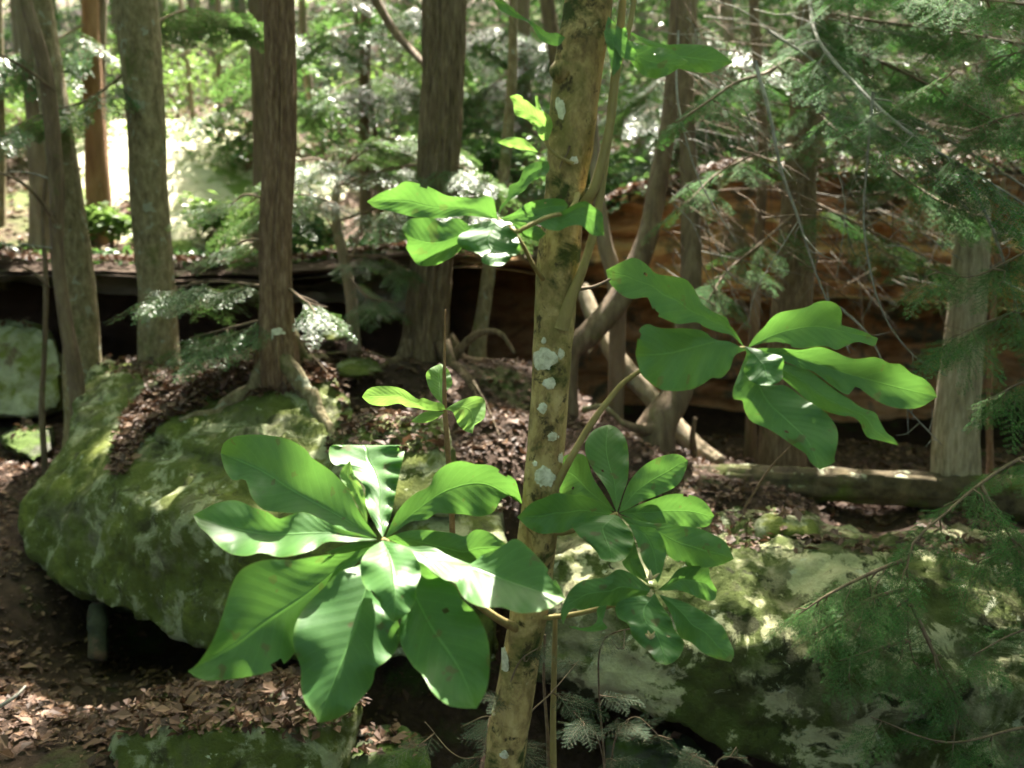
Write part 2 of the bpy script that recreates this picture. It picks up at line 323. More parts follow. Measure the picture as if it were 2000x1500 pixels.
# ------------------------------------------------------------------ terrain
GP = [(312, 718, 5.6), (600, 655, 5.7), (800, 700, 5.3), (830, 700, 5.6), (1000, 700, 5.6), (700, 760, 4.9), (620, 800, 4.6), (1000, 800, 4.6), (900, 860, 4.3),
      (1200, 850, 4.7), (1100, 900, 4.3), (1350, 930, 4.4), (1500, 960, 4.3), (1900, 1010, 4.3), (2200, 1030, 4.3), (1200, 880, 6.2), (1700, 890, 6.2),
      (1200, 870, 7.5), (1700, 880, 7.5), (2300, 880, 6.5), (300, 720, 7.5), (900, 705, 7.5), (-200, 740, 8.0), (500, 720, 6.6), (20, 835, 6.2), (60, 900, 5.4), (-300, 900, 5.4),
      (50, 1100, 4.2), (-200, 1100, 4.2), (100, 1400, 3.05), (-100, 1400, 3.0), (250, 1400, 3.5), (180, 1480, 2.75), (300, 1310, 4.3), (240, 1290, 4.1), (500, 1400, 4.2), (120, 1000, 4.9)]
_gc = [tuple(P(*g)) for g in GP] + [(0.2, 2.4, -0.8), (1.2, 2.6, -0.9), (0.8, 3.2, -0.9), (0.4, 3.0, -0.9), (1.6, 3.2, -0.9), (0.0, 3.2, -0.8), (-0.3, 3.2, -0.6), (2.2, 3.0, -0.9), (-0.2, 1.6, -0.3), (1.0, 1.4, -0.25),
       (-1.2, 1.5, -0.05), (0, 0, 0), (-2, 0, 0), (2, 0, 0), (-4, 3, 0.15), (-6, 5, 0.6), (5, 3, 0.1), (6, 5, 0.6), (7, 7, 0.6), (-7, 8, 0.9), (0, -4, 0), (-5, -3, 0), (5, -3, 0), (0.3, 3.8, -0.6), (1.5, 3.7, -0.3), (-0.35, 2.7, -0.6)]
_gc = np.array(_gc)
def gz(x, y):
    x = np.asarray(x, float); y = np.asarray(y, float); shp = x.shape; x = x.ravel(); y = y.ravel()
    d2 = (x[:, None] - _gc[:, 0]) ** 2 + (y[:, None] - _gc[:, 1]) ** 2
    wt = 1 / (d2 + 0.05) ** 1.6
    z = (wt * _gc[:, 2]).sum(1) / wt.sum(1)
    q = np.stack([x, y, 0 * x], -1)
    return (z + 0.035 * fbm(q * 1.7, 3, 3) + 0.012 * fbm(q * 9, 2, 8)).reshape(shp)
def grid(name, X, Y, Z, mat, label, kind='structure'):
    n, m_ = X.shape; a = Acc(); i = np.arange(n - 1)[:, None] * m_; j = np.arange(m_ - 1)[None, :]
    a.add(np.stack([X, Y, Z], -1).reshape(-1, 3), np.stack([i + j, i + j + 1, i + m_ + j + 1, i + m_ + j], -1).reshape(-1, 4))
    return props(obj(name, a, mat), label, None, None, kind)
gx = np.r_[np.linspace(-60, -6, 20)[:-1], np.linspace(-6, 6, 260), np.linspace(6, 60, 20)[1:]]
gy = np.r_[np.linspace(-60, 0, 20)[:-1], np.linspace(0, 11.2, 230)]
X, Y = np.meshgrid(gx, gy)
grid('forest_floor', X, Y, gz(X, Y), M_soil, 'brown forest floor between the boulders')

# sandstone ledge with a dark hollow under it
ZT = [(-2500, 1.66), (-200, 1.66), (100, 1.62), (600, 1.62), (1000, 1.70), (1200, 2.05), (1400, 2.28), (2000, 2.34), (4500, 2.34)]
def xpx(px, Y=6.5): return (px - 1000) / (F * cp) * Y
_tx = [xpx(a) for a, _ in ZT]; _tz = [b for _, b in ZT]
def ztop(x): return np.interp(x, _tx, _tz) + 0.07 * fbm(np.stack([x * 0.9, 0 * x, 0 * x], -1), 3, 4)
_bx = [xpx(v) for v in (-500, 150, 600, 950, 1200, 1500, 1800, 2300)]; _bz = [1.5, 1.5, 1.48, 1.5, 1.42, 1.32, 1.24, 1.2]
def zbot(x): return np.interp(x, _bx, _bz) + 0.06 * fbm(np.stack([x * 1.1, 0 * x + 5, 0 * x], -1), 3, 6)
xs = np.r_[np.linspace(-30, -7, 24)[:-1], np.linspace(-7, 7, 380), np.linspace(7, 30, 24)[1:]]
prof = []   # (t, z fraction) bottom of hollow -> back -> ceiling -> face -> top
nb, nc, nf, ntp = 26, 14, 70, 8
Xc = np.repeat(xs[:, None], nb + nc + nf + ntp, 1); Yc = np.zeros_like(Xc); Zc = np.zeros_like(Xc)
zt, zb = ztop(xs), zbot(xs)
for k in range(nb):
    t = k / (nb - 1); Zc[:, k] = -0.4 + (zb + 0.02 + 0.4) * t; Yc[:, k] = 8.5 - 0.5 * t
for k in range(nc):
    t = (k + 1) / nc; Zc[:, nb + k] = zb + 0.05 * math.sin(t * 3.1); Yc[:, nb + k] = 8.0 - 1.5 * t
for k in range(nf):
    t = (k + 1) / nf; Zc[:, nb + nc + k] = zb + (zt - zb) * t; Yc[:, nb + nc + k] = 6.45 + 0.45 * t ** 2.5 + 0.35 * (1 - t) ** 3
for k in range(ntp):
    t = (k + 1) / ntp; Zc[:, nb + nc + nf + k] = zt + 0.03 * t; Yc[:, nb + nc + nf + k] = 6.9 + 0.7 * t
wz = Zc + 0.09 * fbm(np.stack([Xc * 0.7, 0 * Xc, 0 * Xc], -1), 3, 15) + 0.03 * vn(np.stack([Xc * 4, 0 * Xc, Zc * 2], -1), 16)
st = np.tanh(3 * vn(np.stack([Xc * 0.8, 0 * Xc, wz * 8], -1), 2)) * 0.10 + np.tanh(3 * vn(np.stack([Xc * 2.4, 0 * Xc, wz * 18], -1), 3)) * 0.045 + .05 * fbm(np.stack([Xc * 6, Yc * 3, Zc * 11], -1), 3, 23) + fbm(np.stack([Xc * 1.6, Yc * 2, Zc * 5], -1), 4, 5) * 0.12
st -= 0.22 * np.clip(1 - np.abs(vn(np.stack([Xc * 0.9, 0 * Xc, wz * 3.2], -1), 17)) * 6, 0, 1)
Yc -= st * np.where(np.arange(Xc.shape[1])[None, :] >= nb + nc + nf, 0.2, 1.0)
Yc += 0.25 * np.sin(Xc * 0.5)
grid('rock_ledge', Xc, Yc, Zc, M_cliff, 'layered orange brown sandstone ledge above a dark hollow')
def hz(x, y):
    d = np.maximum(y - 7.0, 0) * (1 + .75 * np.clip(-x / 2.5, 0, 1) * np.clip(1 - (y - 11) / 9, 0, 1))
    return ztop(x) - 0.03 + 0.2 * d + 0.0022 * d ** 2 + np.clip(d, 0, 1) * 0.25 * fbm(np.stack([x * 0.5, y * 0.5, 0 * x], -1), 3, 12)
hx = np.linspace(-60, 60, 260); hy = np.r_[np.linspace(6.7, 16, 90)[:-1], np.linspace(16, 90, 80)]
X, Y = np.meshgrid(hx, hy)
grid('hillside', X, Y, hz(X, Y), M_hill, 'wooded hillside rising behind the sandstone ledge')

M_pale = surface('painted_sun_ground', [(0.3, (0.36, 0.32, 0.22)), (0.5, (0.55, 0.52, 0.38)), (0.7, (0.68, 0.65, 0.50))], 5, (1, 1, 1), [(((.10, .16, .03), (.25, .33, .10)), 2.2, .50, .60, None)], .95, .8, 12, .04)  # pale colour paints the clearing's sun glare onto an added ground patch
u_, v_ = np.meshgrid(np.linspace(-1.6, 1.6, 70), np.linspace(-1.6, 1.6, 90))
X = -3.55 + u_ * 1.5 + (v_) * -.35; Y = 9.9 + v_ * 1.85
grid('clearing_glare_patch', X, Y, hz(X, Y) + .12 - .12 * (u_ ** 2 + v_ ** 2) + .05 * fbm(np.stack([X * 2, Y * 2, 0 * X], -1), 3, 61), M_pale, 'pale ground patch with sun glare painted in, in the clearing behind the left trunks')
# ------------------------------------------------------------------ boulders
def rock(name, label, groups, mat, voxel=0.035, sm=6, amp=0.05, fine=0.012, group=None, cat_='boulder', seed=0, cuts=None):
    me = bpy.data.meshes.new('tmp'); bm = bmesh.new()
    for g in groups:
        vs = [bm.verts.new(v) for v in PP(g)]
        r = bmesh.ops.convex_hull(bm, input=vs)
        dead = [e for e in r['geom_interior'] if isinstance(e, bmesh.types.BMVert)]
        if dead: bmesh.ops.delete(bm, geom=dead, context='VERTS')
    bm.normal_update(); bm.to_mesh(me); bm.free()
    o = bpy.data.objects.new('tmp', me); COL.objects.link(o)
    m1 = o.modifiers.new('r', 'REMESH'); m1.mode = 'VOXEL'; m1.voxel_size = voxel
    m2 = o.modifiers.new('s', 'SMOOTH'); m2.factor = 0.5; m2.iterations = sm
    ev = o.evaluated_get(bpy.context.evaluated_depsgraph_get()); m3 = bpy.data.meshes.new_from_object(ev)
    n = len(m3.vertices); V = np.empty(n * 3, np.float32); m3.vertices.foreach_get('co', V); V = V.reshape(-1, 3).astype(float)
    N = np.empty(n * 3, np.float32); m3.vertices.foreach_get('normal', N); N = N.reshape(-1, 3)
    d = amp * fbm(V * 2.3 + seed, 3, seed) + fine * fbm(V * 11, 3, seed + 3) - amp * 0.45 * np.clip(1 - np.abs(vn(V * np.array([1.6, 1.6, 3.2]) + seed, seed + 7)) * 9, 0, 1)
    d += 0.4 * fine * vn(V * 30, seed) + 0.25 * fine * vn(V * 70, seed + 1)
    V = V + N * d[:, None]
    base = V.mean(0); base[2] = V[:, 2].min(); m3.vertices.foreach_set('co', (V - base).astype(np.float32).ravel())
    m3.materials.clear(); m3.materials.append(mat)
    m3.polygons.foreach_set('use_smooth', np.ones(len(m3.polygons), bool)); m3.update()
    bpy.data.objects.remove(o); bpy.data.meshes.remove(me); m3.name = name
    r = bpy.data.objects.new(name, m3); COL.objects.link(r); r.location = base
    props(r, label, cat_, group)
    r['_v'] = 0; del r['_v']
    ROCKS.append((V, N)); ROCKOBJ.append(r); return r
ROCKS = []; ROCKOBJ = []
rock('boulder', 'large moss covered boulder with overhanging lower edge, left of the magnolia trunk', [
    [(150, 1165, 3.9), (250, 1210, 3.7), (400, 1262, 3.55), (600, 1300, 3.45), (980, 1310, 3.45), (45, 1040, 4.3), (70, 960, 4.4), (300, 990, 3.72), (600, 1080, 3.42), (980, 1080, 3.4),
     (120, 850, 4.7), (185, 722, 5.3), (310, 716, 5.4), (430, 790, 4.5), (600, 850, 4.1), (980, 1000, 3.7), (310, 720, 6.0), (980, 960, 4.6), (150, 1100, 5.2), (980, 1220, 4.6), (600, 800, 5.2)],
    [(300, 850, 4.2), (380, 765, 4.5), (450, 735, 4.6), (540, 700, 4.65), (650, 720, 4.6), (700, 800, 4.3), (690, 870, 4.05), (500, 880, 3.95), (450, 900, 3.9), (600, 690, 5.5), (400, 720, 5.5), (500, 950, 4.6), (700, 950, 4.6)]],
    M_bould, 0.025, 3, 0.045, 0.020, seed=2)
rock('boulder', 'mossy block with a dark crack above it, behind the small bright sapling', [
    [(640, 850, 4.0), (740, 812, 4.1), (850, 835, 4.0), (885, 900, 3.75), (890, 1010, 3.5), (640, 1010, 3.5), (700, 900, 3.75), (640, 860, 4.7), (870, 850, 4.7), (880, 1000, 4.5)]], M_bould, 0.03, 4, 0.05, 0.018, seed=5)
rock('boulder', 'broad boulder patched with dark moss and pale lichen, right of the magnolia trunk', [
    [(990, 1310, 3.3), (1120, 1320, 3.15), (1250, 1378, 3.05), (1400, 1455, 3.0), (1560, 1510, 2.95), (2300, 1700, 2.9), (1010, 1110, 3.35), (1130, 1050, 3.4), (1330, 1040, 3.4), (1560, 1075, 3.35), (2000, 1110, 3.3), (2400, 1150, 3.3),
     (1300, 1250, 3.05), (1700, 1300, 2.9), (2300, 1400, 2.9), (1100, 1030, 4.3), (2400, 1050, 4.3), (1100, 1200, 4.2), (2400, 1400, 4.2)],
    [(1290, 1010, 3.75), (1400, 992, 3.8), (1560, 1020, 3.75), (1600, 1060, 3.5), (1320, 1060, 3.45), (1340, 1000, 4.3), (1600, 1010, 4.3), (1600, 1200, 4.0), (1300, 1200, 4.0)]],
    M_bould_r, 0.025, 3, 0.055, 0.022, seed=9)
rock('rock', 'pale sandstone slab end on top of the right boulder', [
    [(1475, 1020, 3.55), (1500, 1002, 3.65), (1590, 1015, 3.6), (1600, 1045, 3.5), (1480, 1050, 3.5), (1500, 1010, 4.0), (1600, 1020, 4.0), (1490, 1060, 3.9), (1600, 1060, 3.9)]], M_bould_p, 0.02, 3, 0.015, 0.008, cat_='rock', seed=4)
rock('boulder', 'pale yellow green boulder at the left edge', [
    [(-120, 700, 6.2), (-20, 640, 6.4), (60, 622, 6.5), (105, 645, 6.4), (128, 720, 6.2), (125, 800, 6.1), (60, 815, 6.0), (-120, 820, 6.0), (-60, 650, 7.4), (110, 660, 7.2), (110, 800, 7.2), (-120, 800, 7.2)]], M_bould_p, 0.035, 4, 0.05, 0.02, seed=12)
rock('rock', 'low dark mossy rock below the pale boulder', [
    [(-10, 850, 5.6), (40, 822, 5.8), (105, 830, 5.7), (110, 880, 5.5), (70, 905, 5.3), (5, 870, 5.4), (40, 830, 6.2), (110, 850, 6.2), (60, 900, 6.0), (0, 880, 6.0)]], M_rock_s, 0.03, 4, 0.03, 0.015, cat_='rock', seed=3)
rock('rock', 'flat foreground rock with dead leaves on top and a mossy front', [
    [(225, 1395, 3.0), (320, 1345, 3.2), (480, 1305, 3.4), (650, 1315, 3.35), (700, 1375, 3.05), (650, 1410, 2.85), (235, 1420, 2.8), (420, 1425, 2.7), (230, 1560, 2.7), (420, 1600, 2.6), (650, 1580, 2.75), (640, 1500, 3.4), (300, 1500, 3.4)]], M_bould, 0.022, 4, 0.03, 0.014, cat_='rock', seed=6)
rock('rock', 'upright prop stone standing under the overhang', [
    [(172, 1180, 3.95), (200, 1175, 3.95), (205, 1290, 3.75), (170, 1285, 3.75), (175, 1180, 4.2), (205, 1180, 4.2), (200, 1300, 4.1)]], M_stone_d, 0.02, 3, 0.02, 0.01, cat_='rock', seed=10)
rock('rock', 'dark rock in the lower gap below the leaf whorl', [
    [(640, 1470, 2.9), (690, 1420, 3.1), (790, 1410, 3.1), (840, 1470, 2.9), (850, 1560, 2.8), (640, 1560, 2.8), (700, 1430, 3.5), (830, 1450, 3.5)]], M_rock_s, 0.02, 3, 0.02, 0.01, cat_='rock', seed=14)
rock('rock', 'rounded green stone in the leaf litter above the sapling', [
    [(650, 715, 5.0), (690, 693, 5.15), (745, 705, 5.1), (755, 728, 4.95), (700, 742, 4.85), (660, 735, 4.9), (700, 700, 5.4)]], M_bould, 0.015, 3, 0.012, 0.008, cat_='rock', seed=15)
rock('rock', 'low stone beside the roots of the furrowed tree', [
    [(618, 655, 5.5), (650, 640, 5.6), (690, 645, 5.6), (690, 662, 5.4), (640, 668, 5.4), (650, 648, 5.9)]], M_bould, 0.015, 3, 0.012, 0.008, cat_='rock', seed=16)
rock('rock', 'dark stone under the right boulder', [
    [(1180, 1440, 3.3), (1260, 1410, 3.5), (1340, 1440, 3.4), (1400, 1520, 3.2), (1180, 1540, 3.2), (1250, 1430, 3.9), (1390, 1480, 3.9)]], M_rock_s, 0.02, 3, 0.02, 0.01, cat_='rock', seed=17)
for k, (px, py, Yd, s, lb) in enumerate([(930, 165, 13, 42, 'dark boulder high on the hillside right of the furrowed trunk'), (1270, 95, 12, 34, 'pink grey boulder high on the hillside right of the magnolia trunk'),
        (430, 390, 9.5, 60, 'mossy boulder on the hillside between the lichened and reddish trunks'), (640, 420, 8.5, 34, 'small mossy boulder at the hillside edge behind the bright hemlock sprays'), (800, 215, 12, 24, 'pale sunlit boulder left of the furrowed trunk'), (1850, 330, 9, 70, 'mossy boulder on the ledge at right')]):
    rr = np.random.default_rng(k + 50)
    pts = [(px + s * math.cos(a) * q, py + s * 0.5 * math.sin(a) * q, Yd + rr.uniform(-.4, .4) * s / 40) for a, q in zip(np.linspace(0, 6.28, 11), rr.uniform(.75, 1.1, 11))] + [(px, py, Yd - s * 0.012), (px, py, Yd + s * 0.02)]
    rock('boulder', lb, [pts], M_bould_p if k in (1, 4) else M_bould, 0.06, 3, 0.05, 0.02, seed=30 + k)
    _o = ROCKOBJ[-1]; _v = ROCKS[-1][0]; _g = hz(_v[:, 0], _v[:, 1]); _dz = float(np.percentile(_v[:, 2], 20) - _g.mean()); _o.location.z -= max(0, _dz)

# ------------------------------------------------------------------ hemlock foliage templates
def needle_quads(p, d, side, L, W, r, n):
    "needles along a twiglet from p, direction d, in plane of side"
    pass
def twig_template(seed, hi=2):
    r = np.random.default_rng(seed); base = []; dirs = []; Ls = []
    Lm = 0.30; nt_ = 13
    axes = [(np.zeros(3), np.array([1.0, 0, 0]), Lm)]
    for k in range(nt_):
        t = 0.06 + 0.9 * k / nt_; s = 1 if k % 2 else -1
        a = R(r.uniform(42, 62)) * s; l = 0.125 * (1 - t) ** 0.75 * r.uniform(0.75, 1.15) + 0.018
        o = np.array([Lm * t, 0, -0.05 * t * t]); d = np.array([math.cos(a), math.sin(a), -0.12 + r.uniform(-.12, .12)]); axes.append((o, d / np.linalg.norm(d), l))
    V = []; 
    stp, nl, nw = {2: (0.0115, 0.0175, 0.0062), 1: (0.0150, 0.022, 0.0090), 0: (0.024, 0.034, 0.017)}[hi]
    for (o, d, l) in axes:
        sd = np.cross([0, 0, 1], d); sd /= np.linalg.norm(sd)
        n = max(3, int(l / stp)); t = (np.arange(n) + 0.5) / n * l
        for s in (1, -1):
            jit = r.uniform(-.25, .25, (n, 1)); dn = sd * s + d * (0.45 + jit) + np.array([0, 0, 1]) * r.uniform(-.25, .3, (n, 1))
            dn /= np.linalg.norm(dn, axis=1)[:, None]; ln = nl * r.uniform(.7, 1.1, (n, 1)) * (0.6 + 0.4 * np.sin(np.clip(t / l, 0, 1) * 3.0))[:, None]
            p0 = o + d * t[:, None] - np.array([0, 0, 1]) * 0.3 * (t[:, None] ** 2); wv = np.cross(dn, np.array([0, 0, 1]) + r.uniform(-.3, .3, (n, 3))); wv /= np.linalg.norm(wv, axis=1)[:, None]
            q = np.stack([p0, p0 + dn * ln * .45 + wv * nw * .5, p0 + dn * ln, p0 + dn * ln * .45 - wv * nw * .5], 1)
            V.append(q.reshape(-1, 3))
    V = np.vstack(V); Q = np.arange(len(V)).reshape(-1, 4)
    W = Acc()
    for (o, d, l) in axes:
        tube(W, [o, o + d * l * .5 - np.array([0, 0, 1]) * .3 * (l * .5) ** 2, o + d * l * .95 - np.array([0, 0, 1]) * .3 * l * l], [0.0016 if l > .2 else .0009, .001, .0004], 3 if not hi else 4, 3, cap=False)
    return V, Q, np.vstack(W.V), np.vstack(W.Q)
TT = {h: [twig_template(s + 20 * h, h) for s in range(4)] for h in (0, 1, 2)}
def frame(d, roll, r):
    d = d / np.linalg.norm(d); up = np.array([0, 0, 1.0]) + r.normal(0, roll, 3); y = np.cross(up, d); y /= np.linalg.norm(y) + 1e-9; z = np.cross(d, y)
    return np.stack([d, y, z], 1)
def put_twig(fol, wood, p, d, s, r, hi, roll=0.25, m=0):
    V, Q, WV, WQ = TT[int(hi)][r.integers(4)]; A = frame(d, roll, r)
    fol.add(V @ A.T * s + p, Q, m)
    if wood is not None: wood.add(WV @ A.T * s + p, WQ)
def bough(tree, path, r0, n, ts, hi, seed, mat_w=None, foil=None, droop=0.25, t0=0.15, spread=(35, 75), name='bough', subs=True, flab=None):
    "a limb (part) with its needle foliage (sub-part)"
    r = np.random.default_rng(seed); pts = PP(path) if len(path[0]) == 3 and not isinstance(path, np.ndarray) else path
    c = cat(pts, 60); w_ = Acc(); f_ = Acc(); n = max(3, int(n * .62)); hi = (2 if c[:, 1].mean() < 4.15 else 1) if hi else 0
    tube(w_, pts, np.linspace(r0, r0 * 0.25, len(pts)), 6, 40, amp=0.08, fz=20, seed=seed)
    for k in range(n):
        t = t0 + (1 - t0) * (k + r.uniform(0, 1)) / n; i = min(58, int(t * 59)); p = c[i]; d = c[i + 1] - c[i]; d /= np.linalg.norm(d)
        sd = np.cross(d, [0, 0, 1]); sd = sd / (np.linalg.norm(sd) + 1e-6) if np.linalg.norm(sd) > 0.25 else np.array([math.cos(k * 2.4), math.sin(k * 2.4), 0]); s = 1 if k % 2 else -1
        a = R(r.uniform(*spread)); dd = d * math.cos(a) + sd * s * math.sin(a) + np.array([0, 0, -1]) * droop * r.uniform(.3, 1.5)
        if subs:
            L = ts * r.uniform(1.1, 2.3) * (1.25 - 0.6 * t); q = p + dd / np.linalg.norm(dd) * L
            q[2] -= 0.15 * L; tube(w_, [p, (p + q) / 2 + r.normal(0, .02, 3), q], [r0 * .35 + .001, .002, .001], 4, 5, cap=False)
            for j in range(5):
                u = (j + .4) / 5; pp = p + (q - p) * u; e = (q - p) / np.linalg.norm(q - p); sl_ = np.cross(e, [0, 0, 1]); sl_ /= np.linalg.norm(sl_) + 1e-6
                e2 = e * .75 + sl_ * (.7 if j % 2 else -.7) + np.array([0, 0, -.25 * droop]); put_twig(f_, w_, pp, e2, ts * 8.0 * r.uniform(.6, 1.1), r, hi)
            put_twig(f_, w_, q, q - p, ts * 8.0, r, hi)
        else:
            put_twig(f_, w_, p, dd, ts * 9 * r.uniform(.6, 1.1), r, hi)
    b = obj(name, w_, mat_w or M_twig, tree)
    if f_.n: obj('foliage', f_, foil or (M_hem if hi else M_hemfar), b, smooth=False)
    return b

# ------------------------------------------------------------------ trees behind
TREES = {}
def tree(key, label, path, radpx, mat, name='tree', cat_='tree', amp=0.06, mode='n', seed=0, flare=(0.5, 0.7, 5), seg=28, group=None, up=9.0, ft=3.0, fz=4.0, n=None):
    "path: (px, py, Y) from the foot upward; goes on above the frame"
    pts = [tuple(t) for t in path]; P3 = PP(pts); rad = [rp * t[2] / F for rp, t in zip(radpx, pts)]
    if up:
        d = P3[-1] - P3[-2]; d /= np.linalg.norm(d); k = max(0.0, up - P3[-1][2]) / max(d[2], .5)
        st0 = np.linalg.norm(P3[-1] - P3[-2]); acc_ = 0; e0 = P3[-1].copy(); r_e = rad[-1]
        while acc_ < k:
            acc_ = min(k, acc_ + st0); st0 *= 1.35; P3 = np.vstack([P3, e0 + d * acc_]); rad.append(r_e * (1 - .45 * acc_ / k))
            if k - acc_ < .05: break
    gzz = (hz if P3[0][1] > 6.9 else gz)(P3[0][0:1], P3[0][1:2])[0]
    P3 = np.vstack([[P3[0][0], P3[0][1], min(P3[0][2] - .2, gzz - .25)], P3]); rad = [rad[0] * 1.05] + rad
    t = thing(name, label, cat_, P3[0], group); a = Acc()
    if n is None: n = int(min(150, np.linalg.norm(P3[-1] - P3[0]) / 0.045))
    tube(a, P3, rad, seg, n, amp=amp, mode=mode, seed=seed, flare=flare, ft=ft, fz=fz)
    obj('trunk', a, mat, t); TREES[key] = (t, P3, rad); return t
from mathutils.bvhtree import BVHTree
_bv = []
for _o in ROCKOBJ[:4]:
    _m = _o.data; _L = np.array(_o.location); _bv.append(BVHTree.FromPolygons([tuple(np.array(v.co) + _L) for v in _m.vertices], [tuple(p.vertices) for p in _m.polygons]))
def surf(x, y):
    z = float(gz(np.array([x]), np.array([y]))[0])
    for b in _bv:
        h = b.ray_cast(Vector((x, y, 5)), Vector((0, 0, -1)))
        if h[0] is not None: z = max(z, h[0].z)
    return z
def roots(t, lst, mat, r0, snap=True):
    for path in lst:
        a = Acc(); p = cat(PP(path), 14)
        if snap:
            for k in range(14): p[k, 2] = surf(p[k, 0], p[k, 1]) + r0 * (.35 - .6 * k / 13) + (.12 * max(0, 1 - k / 3))
        tube(a, p, np.linspace(r0, r0 * .3, len(p)), 10, 40, amp=.15, fz=8, seed=len(path)); obj('root', a, mat, t)

HT = 'hemlock and hardwood trunks behind the magnolia'
t1 = tree('t1', 'greyish lichen spotted trunk leaning left, in front of the pale left boulder', [(162, 735, 5.6), (158, 600, 5.6), (140, 450, 5.6), (112, 250, 5.6), (75, 0, 5.6)], [36, 31, 30, 26, 24], M_b_lich, seed=1, group=HT)
t1b = tree('t1b', 'slender brown stem rising beside the leaning lichen spotted trunk', [(150, 760, 5.0), (130, 640, 5.0), (112, 500, 5.0), (110, 350, 5.0), (90, 150, 5.0), (50, 0, 5.0)], [15, 13, 12, 14, 13, 11], M_b_dark, seed=2, group=HT, seg=14, flare=(.2, .5, 4))
t1c = tree('t1c', 'thin dark sapling stem in front of the pale left boulder', [(82, 815, 5.2), (86, 700, 5.2), (90, 560, 5.2), (84, 430, 5.2), (96, 300, 5.2)], [6, 5, 5, 4, 3], M_b_dark, 'sapling', 'sapling', seed=3, seg=8, flare=(.1, .4, 4), up=0)
t3 = tree('t3', 'thick grey green mottled trunk standing behind the mossy boulder', [(312, 715, 5.5), (305, 560, 5.5), (292, 400, 5.5), (283, 200, 5.5), (264, 0, 5.5)], [38, 34, 35, 35, 40], M_b_lich, seed=4, group=HT, seg=36, flare=(.35, .3, 5))
t5 = tree('t5', 'reddish brown hemlock rooted on top of the mossy boulder', [(543, 715, 4.5), (540, 640, 4.5), (538, 450, 4.5), (548, 250, 4.5), (545, 0, 4.5)], [40, 31, 28, 27, 26], M_b_red, amp=.13, mode='furrow', seed=5, group=HT, seg=96, ft=9, flare=(.3, .4, 4), n=260)
roots(t5, [[(550, 690, 4.45), (600, 725, 4.4), (640, 760, 4.2), (652, 800, 4.1)], [(530, 695, 4.45), (480, 725, 4.45), (420, 765, 4.35), (350, 800, 4.25)], [(560, 690, 4.6), (640, 690, 4.9), (700, 720, 4.95)]], M_b_lich, 0.05)
a = Acc(); 
t6 = tree('t6', 'large hemlock with deeply furrowed bark and flared mossy base, behind the sapling', [(828, 700, 5.5), (835, 600, 5.5), (848, 450, 5.5), (857, 300, 5.5), (866, 150, 5.5), (868, 0, 5.5)], [44, 39, 37, 37, 37, 38], M_b_furrow, amp=.13, mode='furrow', seed=6, group=HT, seg=96, ft=9, flare=(.45, .35, 4), n=260)
roots(t6, [[(860, 640, 5.4), (900, 690, 5.3), (930, 720, 5.1)], [(800, 650, 5.4), (760, 680, 5.3), (720, 700, 5.2)], [(870, 650, 5.6), (940, 690, 5.6), (1010, 700, 5.6)], ], M_b_furrow, 0.05)
roots(t6, [[(890, 690, 5.45), (930, 655, 5.4), (975, 650, 5.3), (1005, 690, 5.3)]], M_b_furrow, 0.03, False)
tree('t4', 'dark narrow trunk just left of the reddish hemlock', [(512, 500, 7.2), (510, 250, 7.2), (500, 0, 7.2)], [18, 16, 15], M_b_dark, seed=7, group=HT, seg=18)
tree('t2', 'orange tinted trunk beside the sunlit clearing', [(195, 455, 7.9), (188, 300, 7.9), (180, 150, 7.9), (176, 0, 7.9)], [24, 20, 17, 15], M_b_orange, seed=8, group=HT, seg=18)
tree('t2b', 'grey twin trunk pressed against the orange tinted one', [(212, 450, 8.0), (203, 300, 8.0), (198, 150, 8.0), (200, 0, 8.0)], [10, 8, 8, 8], M_b_far, seed=9, group=HT, seg=12)
tree('t0', 'broad brown trunk behind the slender leaning stem at left', [(82, 500, 7.3), (80, 350, 7.3), (66, 150, 7.3), (50, 0, 7.3)], [24, 21, 19, 18], M_b_far, seed=10, group=HT, seg=18)
tree('tm', 'thin trunk cut by the left edge of the view', [(0, 520, 7.5), (0, 250, 7.5), (-6, 0, 7.5)], [10, 9, 9], M_b_lich, seed=11, group=HT, seg=12)
tree('t7', 'thin dark trunk left of the furrowed hemlock', [(718, 520, 8.5), (712, 300, 8.5), (712, 150, 8.5), (716, 0, 8.5)], [13, 11, 11, 11], M_b_dark, seed=12, group=HT, seg=12)
tree('t7b', 'very thin stem bending beside the thin dark trunk', [(742, 400, 8.3), (734, 280, 8.3), (722, 180, 8.3), (700, 60, 8.3)], [5, 5, 4, 4], M_b_dark, 'sapling', 'sapling', seed=13, group='thin stems on the hillside', seg=8)
tree('t8', 'narrow straight trunk with arched roots right of the furrowed hemlock', [(930, 700, 5.9), (945, 600, 5.9), (962, 480, 5.9), (985, 330, 5.9), (1000, 150, 5.9), (1002, 0, 5.9)], [17, 14, 13, 11, 9, 8], M_b_lich, seed=14, group=HT, seg=16)
tree('t9', 'pale brown trunk left of the magnolia top', [(1022, 290, 9.0), (1020, 150, 9.0), (1018, 0, 9.0)], [20, 17, 16], M_b_far, seed=15, group=HT, seg=14)
tree('t9b', 'dark trunk slanting just left of the magnolia crown', [(1105, 330, 8.5), (1090, 150, 8.5), (1068, 0, 8.5)], [16, 14, 14], M_b_dark, seed=16, group=HT, seg=14)
t10 = tree('t10', 'grey brown trunk curving from behind the magnolia up to the right', [(1110, 700, 5.2), (1150, 655, 5.2), (1215, 575, 5.3), (1262, 470, 5.4), (1290, 330, 5.5), (1310, 200, 5.6), (1322, 0, 5.8)], [22, 24, 24, 20, 18, 14, 12], M_b_dark, seed=17, group=HT, seg=20)
